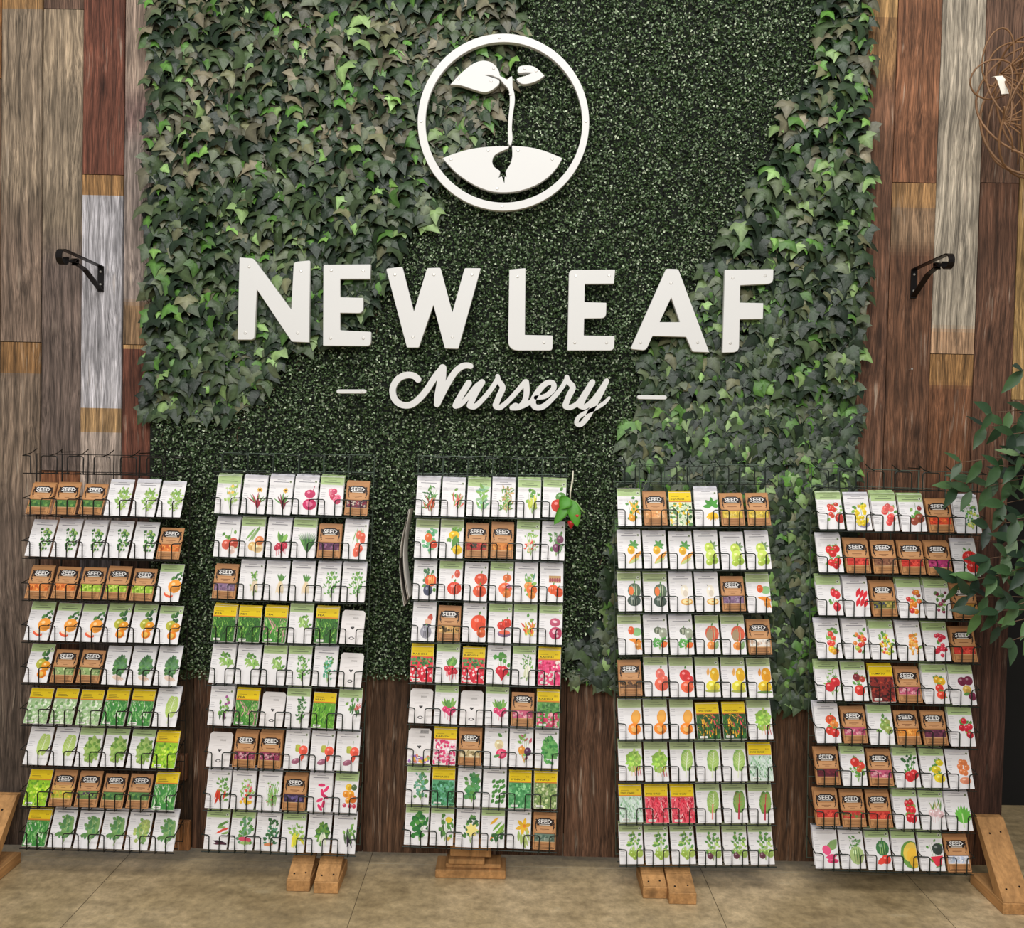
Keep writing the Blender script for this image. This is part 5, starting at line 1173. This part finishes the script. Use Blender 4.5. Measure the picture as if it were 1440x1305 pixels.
# the 30 spare packets that show most stand as objects of their own; the rest are one object
SPARE.sort(key=lambda q: (0 if q[3] == 0 and q[0] in (1, 4, 2) and q[4][0] in 'WGY' else 1, (q[1]*7 + q[2]*3 + q[0]) % 11))
for i, (ri, r_, ci, k, code, Mt, front, desc) in enumerate(SPARE):
    if i < 30:
        o = bpy.data.objects.new('seed_packet', packet_mesh(code)[0]); C.objects.link(o); o.matrix_world = Mt
        o['label'] = 'packet hidden behind the %s one, %s in %s, %s' % ({'W': 'white', 'G': 'green-topped', 'T': 'green-topped', 'Y': 'yellow-topped', 'B': 'brown', 'K': 'plain'}[code[0]], ordn[ci], rowname[r_], RACKS[ri]['name'])
        o['category'] = 'seed packet'; o['group'] = 'spare seed packets behind the front ones'
    else:
        t = code[0]; w, h = {'W': (.082, .130), 'G': (.082, .130), 'T': (.082, .130), 'B': (.080, .112), 'Y': (.080, .118), 'K': (.081, .113)}[t]
        bc = {'W': '#f1eeee', 'G': '#f1eeee', 'T': '#f1eeee', 'B': '#b98252', 'Y': '#f4f0e4', 'K': '#ebe5e2'}[t]
        hc = {'W': '#e6e4ea', 'G': '#b4cc8e', 'T': '#a9b884', 'B': '#c08a58', 'Y': '#f6d50c', 'K': '#ebe5e2'}[t]
        backs.col = lin(bc); backs.box(-w/2, w/2, -.0006, .0006, 0, h*.80, Mt)
        backs.col = lin(hc); backs.box(-w/2, w/2, -.0006, .0006, h*.8003, h, Mt)
bo = backs.build('spare_seed_packets', M_paper); tag(bo, 'spare seed packets packed behind the front ones in all five wire racks', 'seed packets', None, 'stuff')

# ------------------------------------------------------------------ things on the middle rack
c0 = at(803, 668, -.165)
sp = empty('strawberry_sprig', c0, 'artificial strawberry sprig with green leaves tied to the middle rack top corner', 'artificial plant')
mb = MB(); mb.tube([at(806, 662, -.168), at(805, 676, -.176), at(802, 692, -.18), at(802, 704, -.182)], [.0022, .003, .0026, .002], 6); mb.build('tie', M_cord, sp, True)
mb = MB(); mb.tube([at(802, 703, -.182), at(810, 706, -.188), at(817, 716, -.192), at(823, 722, -.194)], [.0025, .003, .003, .002], 8)
mb.tube([at(802, 703, -.182), at(798, 712, -.188), at(795, 722, -.190)], .002, 6); mb.tube([at(803, 704, -.182), at(801, 722, -.184), at(803, 733, -.186)], .0018, 6)
mb.build('stem', M_stempale, sp, True)
def blade(base_, tipp, wd, bend, nrm=Vector((0, -1, .25))):
    mb = MB(); base_ = Vector(base_); tipp = Vector(tipp); ax = (tipp - base_); ln = ax.length; ax.normalize()
    nrm = (nrm - ax * nrm.dot(ax)).normalized(); sd = ax.cross(nrm); G_ = []
    N_ = 9
    for i in range(N_ + 1):
        t = i / N_; w_ = wd * math.sin(PI * min(1, t**.8*.97 + .03))**.75 * (1 + .05 * (i % 2)); row = []
        for j_ in range(-2, 3):
            q = base_ + ax*(ln*t) + sd*(w_*j_/4) + nrm*(bend*math.sin(PI*t) + abs(j_)*w_*.06); row.append(len(mb.v)); mb.v.append(tuple(q))
        G_.append(row)
    for i in range(N_):
        for j_ in range(4): mb.face((G_[i][j_], G_[i][j_+1], G_[i+1][j_+1], G_[i+1][j_]))
    # back sheet for thickness
    off_ = len(mb.v); mb.v += [tuple(Vector(p_) - nrm*.0008) for p_ in mb.v[:off_]]
    for f_ in list(mb.f): mb.face(tuple(i + off_ for i in f_[::-1]))
    for i in range(N_):
        for jj in (0, 4): mb.face((G_[i][jj], G_[i+1][jj], G_[i+1][jj]+off_, G_[i][jj]+off_))
    return mb
for (b_, t_, w_) in (((802,704),(779,738),.036), ((803,704),(812,741),.042), ((800,700),(788,716),.046)):
    o = blade(at(*b_, -.186), at(*t_, -.198), w_, .006).build('leaf', M_leafbright, sp, True)
def berry(c, r_, ln):
    mb = MB(); pr = [(.15, 1), (.75, .92), (1, .6), (.9, .2), (.6, -.3), (.25, -.7), (.03, -.95)]
    mb.lathe([(r_*a, c.z + ln*b_) for a, b_ in pr][::-1], c.x, c.y, 14); return mb
for (u_, v_) in ((803, 738), (812, 728)):
    berry(at(u_, v_, -.190), .012, .015).build('berry', M_berry, sp, True)
# paper pad hanging off the left side of the middle rack
c0 = at(574, 705, -.15)
pad = empty('hanging_leaflets', c0, 'bundle of curled white leaflets hanging edge-on at the left side of the middle rack', 'leaflets')
cd_ = MB(); cd_.tube([at(582, 699, -.165), at(577, 709, -.158), at(574, 720, -.155)], .0009, 5); cd_.build('hook', K['wire'], pad)
for k in range(5):
    mb = MB(); mb.col = lin(['#e9e4dc', '#cfc6b8', '#4a443e', '#ddd6ca', '#efeae2'][k])
    x_top = at(575 - k*.5, 716, -.155); x_bot = at(568 + k*1.0, 852 - k*3, -.155); G_ = []
    for i in range(11):
        t = i / 10; p_ = x_top.lerp(x_bot, t); bow = -.028 * math.sin(PI*t) * (1 + .12*k) * (1 if k < 3 else .6)
        G_.append((p_.x + bow*.8 + .002*k, p_.z))
    for i in range(10):
        (xa, za), (xb, zb) = G_[i], G_[i+1]; y0 = -.158; y1 = -.085
        mb.poly([(xa, y0, za), (xa + .004, y1, za), (xb + .004, y1, zb), (xb, y0, zb)])
        mb.poly([(xa+.0009, y0, za), (xb+.0009, y0, zb), (xb + .0049, y1, zb), (xa + .0049, y1, za)])
        mb.poly([(xa, y0, za), (xb, y0, zb), (xb+.0009, y0, zb), (xa+.0009, y0, za)])
    mb.build('leaflet', M_paper, pad)

# ------------------------------------------------------------------ iron brackets
def bracket(u_, v0, v1, depth, label):
    a_ = at(u_, v0, -.004); b_ = at(u_, v1, -.004); x = a_.x; zt = a_.z; zb = b_.z
    e = empty('shelf_bracket', Vector((x, 0, zb)), label, 'bracket', 'black iron shelf brackets')
    mb = MB(); mb.cbox(x-.011, x+.011, -.007, -.0032, zb-.004, zt+.002, .001); wp = mb.build('wall_plate', M_iron, e)
    mb = MB(); pts = [(x, -.005, zt), (x, -depth*.5, zt+.002), (x, -depth+.025, zt+.003)]
    cz = zt + .003 - .026; cy = -depth + .022
    for k in range(15): t = PI/2 + 2*PI*.80*k/14; r_ = .026*(1-.02*k); pts.append((x, cy + r_*math.cos(t), cz + r_*math.sin(t)))
    mb.ribbon(pts, .02, .0035, (1, 0, 0)); mb.build('top_bar', M_iron, e)
    mb = MB(); pts = [(x, -.006, zb+.002), (x, -depth*.42, zb + (zt-zb)*.62), (x, -depth*.66, zt-.024)]
    cy = -depth*.66 - .004; cz = zt - .026
    for k in range(13): t = .3 - 2*PI*.02*k + 2*PI*.8*k/12; r_ = .017*(1-.02*k); pts.append((x, cy - r_*math.cos(t+.6), cz + r_*math.sin(t-.2)))
    mb.ribbon(pts, .02, .0035, (1, 0, 0)); mb.build('diagonal_brace', M_iron, e)
    for zz in (zb + .022, zt - .018):
        mb = MB(); mb.tube([(x, -.0071, zz), (x, -.0086, zz)], [.0042, .003], 10); mb.build('screw', M_steel, wp)
bracket(142, 375, 409, .27, 'black scroll shelf bracket screwed to the whitish plank left of the ivy')
bracket(1285.5, 379, 418, .25, 'black scroll shelf bracket screwed to the brown plank right of the ivy')
mb = MB(); n0 = at(1283, 518.5, -.022); mb.tube([(n0.x-.002, .005, n0.z-.004), (n0.x, -.018, n0.z), (n0.x, -.0181, n0.z), (n0.x, -.020, n0.z)], [.0013, .0013, .0035, .0033], 8)
tag(mb.build('nail', M_steel), 'small bare nail sticking out of a brown plank below the right bracket', 'nail')

# ------------------------------------------------------------------ vine orb (upper right)
oc = at(1484, 148, -.19)
orb = empty('vine_ball', oc, 'airy ball of looped brown vines hanging at the top right corner', 'decoration')
rv = random.Random(5)
OR = .235
for k in range(10):
    ang = PI * k / 10 + .1; mb = MB(); pts = []
    asp = rv.uniform(.72, 1.06); off_ = Vector((rv.uniform(-.02, .02), 0, rv.uniform(-.03, .03)))
    nrm = Vector((math.cos(ang), math.sin(ang)*.75, rv.uniform(-.5, .5))).normalized()
    a1 = nrm.orthogonal().normalized(); a2 = nrm.cross(a1)
    for i in range(40):
        t = 2*PI*i/40; p_ = a1*math.cos(t)*OR*asp + a2*math.sin(t)*OR; p_.y *= .62
        pts.append(oc + off_ + p_ + Vector((0, 0, .006*math.sin(3*t+k))))
    mb.tube(pts, rv.uniform(.0028, .0042), 6, close=True); mb.build('vine_loop', M_vine, orb, True)
hub = at(1406, 104, -.21); hub2 = at(1410, 171, -.24)
for hb, n_ in ((hub, 11), (hub2, 10)):
    mb = MB()
    for k in range(n_):
        t = 2*PI*k/n_ + .2; tip_ = oc + Vector((math.cos(t)*OR*.93, rv.uniform(-.10, .05), math.sin(t)*OR*.93)); mid_ = hb.lerp(tip_, .5) + Vector((rv.uniform(-.02, .02), -.045, rv.uniform(-.02, .02)))
        pts = [hb*(1-s)**2 + mid_*2*s*(1-s) + tip_*s*s for s in [i/12 for i in range(13)]]
        mb.tube(pts, .0026, 5)
    mb.build('vine_spoke', M_vine, orb, True)
mb = MB()
for (w_, h_, dx, dz) in ((.075, .055, -.012, -.02), (.05, .085, .0, .05)):
    c_ = hub + Vector((dx, -.004, dz)); mb.tube([c_ + Vector((w_*math.cos(t)-.01, -.02*math.sin(t), h_*math.sin(t))) for t in [2*PI*i/24 for i in range(24)]], .0028, 6, close=True)
mb.build('vine_curl', M_vine, orb, True)
mb = MB(); tg = at(1404, 107, -.226); te = at(1414, 132, -.232)
mb.ribbon([at(1400, 108, -.226), tg, at(1408, 112, -.231), te], .026, .0008, (1, 0, .1)); mb.build('paper_tag', simple('paper_tag', '#efe9da', .8), orb)
hg = MB(); hg.tube([oc + Vector((0, 0, OR)), oc + Vector((.01, 0, OR + .35))], .0022, 6); hg.build('hanging_vine', M_vine, orb)

# ------------------------------------------------------------------ pine feet and braces
def board(mb, p0, p1, wdt, th, side=Vector((1, 0, 0))):
    """board of width wdt along side, thickness th, from p0 to p1 (centre of its underside)"""
    p0 = Vector(p0); p1 = Vector(p1); ax = (p1-p0); ln = ax.length; ax.normalize(); s_ = Vector(side).normalized(); nn = s_.cross(ax).normalized()
    Mx = Matrix((s_, ax, nn)).transposed().to_4x4(); Mx.translation = p0
    mb.cbox(-wdt/2, wdt/2, 0, ln, 0, th, .002, Mx)
GB = 'pine braces holding up the partition'
def brace(xc, yf, wdt, label, zt, th=.038, nails=True):
    """base board on the floor running to the wall plus a slanted board; front end at (xc, yf)"""
    e = empty('wooden_brace', Vector((xc, yf, 0)), label, 'brace', GB)
    mb = MB(); mb.off = (rv.random(), rv.random(), rv.random(), 1)
    board(mb, (xc, -.03, .0005), (xc, yf, .0005), wdt, th, Vector((-1, 0, 0)))
    mb.build('base_board', M_tan, e)
    mb = MB(); mb.off = (rv.random(), rv.random(), rv.random(), 1)
    y1 = yf + .004; t_ = .04; z0 = th + .0015; x0, x1 = xc - wdt/2 + .002, xc + wdt/2 - .002; ty = -.03
    V = [(x0, y1, z0), (x1, y1, z0), (x1, y1 + t_*1.3, z0), (x0, y1 + t_*1.3, z0), (x0, ty - .022, zt), (x1, ty - .022, zt), (x1, ty, zt), (x0, ty, zt)]
    b = len(mb.v); mb.v += V
    for q in ((0,3,2,1),(4,5,6,7),(0,1,5,4),(1,2,6,5),(2,3,7,6),(3,0,4,7)): mb.face(tuple(b+i for i in q))
    so_ = mb.build('slanted_board', M_tan_z, e)
    if nails:
        for (fx, ft) in ((.25, .15), (.75, .18), (.3, .8), (.72, .82)):
            zz = z0 + (zt - z0)*ft; yy = y1 + (ty - .022 - y1)*ft; xx = x0 + (x1-x0)*fx
            n_ = MB(); n_.tube([(xx, yy, zz), (xx, yy - .0015, zz + .0006)], [.0035, .003], 8); n_.build('nail_head', M_iron, so_)
def fx(u, v): p_ = floor_at(u, v); return p_.x, p_.y
brace(*fx(419, 1254), .080, 'pine brace under the second rack, the left of its pair', .105)
brace(*fx(458, 1257), .082, 'pine brace under the second rack, the right of its pair', .105)
brace(*fx(921, 1264), .082, 'pine brace under the fourth rack, the left and shorter of its pair', .085)
brace(*fx(960, 1272), .092, 'pine brace under the fourth rack, the right and longer of its pair', .085)
brace(at(1389, 1150, -.04).x, fx(1430, 1287)[1], .098, 'pine brace at the right end of the partition beside the doorway', at(1389, 1149, -.052).z)
brace(at(4, 1118, -.04).x, fx(20, 1230)[1] - .12, .12, 'pine brace at the left edge of the partition, partly out of frame', at(9, 1118, -.052).z)
# block pedestal under the middle rack
fp = floor_at(661, 1236); e = empty('wooden_pedestal', Vector((fp.x, fp.y, 0)), 'stacked pine block foot under the middle rack', 'foot block')
def xs(u): return floor_at(u, 1234).x
mb = MB(); mb.cbox(xs(612), xs(711), fp.y, fp.y+.10, .0005, .030, .003); mb.build('bottom_board', M_tan, e)
mb = MB(); mb.cbox(xs(626), xs(704), fp.y+.012, fp.y+.10, .031, .046, .003); mb.build('middle_board', M_tan, e)
mb = MB(); mb.cbox(xs(630), xs(681), fp.y+.004, fp.y+.075, .0475, .066, .003); mb.build('spacer_board', M_tan, e)
mb = MB(); mb.cbox(xs(632), xs(690), fp.y+.018, fp.y+.085, .0675, .17, .003); mb.build('block', M_tan_z, e)

# ------------------------------------------------------------------ ficus at the right edge
px_ = at(1640, 900, -.45).x; py_ = -.42
fi = empty('ficus_plant', Vector((px_, py_, 0)), 'leafy ficus plant reaching in from the right edge over the last rack', 'plant')
mb = MB(); mb.lathe([(.10, 0), (.13, .02), (.155, .26), (.165, .26), (.165, .29), (.15, .29), (.15, .25)], px_, py_, 28); mb.build('pot', M_pot, fi, True)
mb = MB(); mb.lathe([(.145, .240), (.147, .256), (.02, .262)], px_, py_, 24); mb.build('soil', M_soil, fi)
mb = MB(); tk = [Vector((px_, py_, .25)), Vector((px_+.01, py_, .7)), Vector((px_-.01, py_+.01, 1.1)), Vector((px_, py_, 1.6)), Vector((px_+.02, py_, 2.0))]
mb.tube(tk, [.016, .014, .012, .009, .005], 8); mb.build('trunk', M_bark, fi, True)
tips = [(1352,650,-.36),(1366,690,-.33),(1345,683,-.30),(1385,600,-.35),(1395,580,-.40),(1405,655,-.42),(1348,820,-.34),(1362,838,-.36),(1378,860,-.38),(1405,880,-.40),(1425,900,-.42),(1392,785,-.40),(1400,810,-.42),(1430,760,-.40),(1412,708,-.38),(1435,640,-.45),(1438,520,-.45),(1430,730,-.48),(1432,850,-.50),(1390,740,-.36),(1425,610,-.42)]
br = MB(); lp, lt, ln_, ls = [], [], [], []
rf = random.Random(12)
for (u_, v_, y_) in tips:
    e_ = at(u_, v_, y_); s_ = Vector((px_, py_, e_.z + rf.uniform(-.05, .12))); mid_ = s_.lerp(e_, .5) + Vector((0, 0, .035))
    pts = [s_*(1-t)**2 + mid_*2*t*(1-t) + e_*t*t for t in [i/10 for i in range(11)]]
    br.tube(pts, [.0035 - .0024*i/10 for i in range(11)], 5)
    for i in range(4, 11):
        for sg in (-1, 1):
            if i < 10 and rf.random() < .3: continue
            d = (pts[i] - pts[i-1]).normalized(); pos_ = pts[i]
            t_ = d*.55 + Vector((rf.uniform(-.25, .25), -.15 + rf.uniform(-.35, .25), -.28 + sg*.55 + rf.uniform(-.25, .2)))
            lp.append(pos_[:]); lt.append(t_[:]); ln_.append((rf.uniform(-.5, .5), -.9, .5 + rf.uniform(-.4, .4))); ls.append(rf.uniform(.06, .095))
br.build('branch', M_bark, fi, True)
FS = [(0,-.12,0),(0,0,0),(.14,.2,.03),(.20,.42,.02),(.15,.68,-.01),(.06,.9,-.06),(0,1.05,-.1),(-.06,.9,-.06),(-.15,.68,-.01),(-.20,.42,.02),(-.14,.2,.03),(0,.2,-.01),(0,.42,-.02),(0,.68,-.04),(0,.9,-.08)]
FF = [(1,2,11),(2,3,12,11),(3,4,13,12),(4,5,14,13),(5,6,14),(1,11,10),(11,12,9,10),(12,13,8,9),(13,14,7,8),(14,6,7)]
me = leaves_mesh('foliage', M_ficus, np.array(lp), np.array(lt), np.array(ln_), np.array(ls), np.array(FS), FF, pick(['#2a4428', '#37532f', '#4d6e3c', '#6c8658', '#1f3622'], [30, 28, 18, 8, 16], len(lp)), smooth=True)
fo = link('foliage', me, fi); 

# ------------------------------------------------------------------ lights
def area(name, loc, rot, sx, sy, power, col=(1, 1, 1)):
    l = bpy.data.lights.new(name, 'AREA'); l.shape = 'RECTANGLE'; l.size = sx; l.size_y = sy; l.energy = power; l.color = col
    o = bpy.data.objects.new(name, l); C.objects.link(o); o.location = loc; o.rotation_euler = rot; return o
area('area_lamp', (0.3, -2.3, 4.7), (R(30), 0, 0), 3.6, .5, 92, (1, .985, .965))
area('area_lamp', (-.5, -5.0, 3.6), (R(62), 0, 0), 4.5, 1.2, 158, (1, .99, .975))  # front fill added to light the packets evenly, not a ceiling fixture
w = bpy.data.worlds.new('world'); bpy.context.scene.world = w; w.use_nodes = True
bg = w.node_tree.nodes['Background']; bg.inputs[0].default_value = (1, .995, .99, 1); bg.inputs[1].default_value = .30
sc_ = bpy.context.scene
sc_.view_settings.view_transform = 'Standard'; sc_.view_settings.look = 'None'; sc_.view_settings.gamma = 1
sc_.view_settings.exposure = 0.0; sc_.view_settings.use_curve_mapping = False
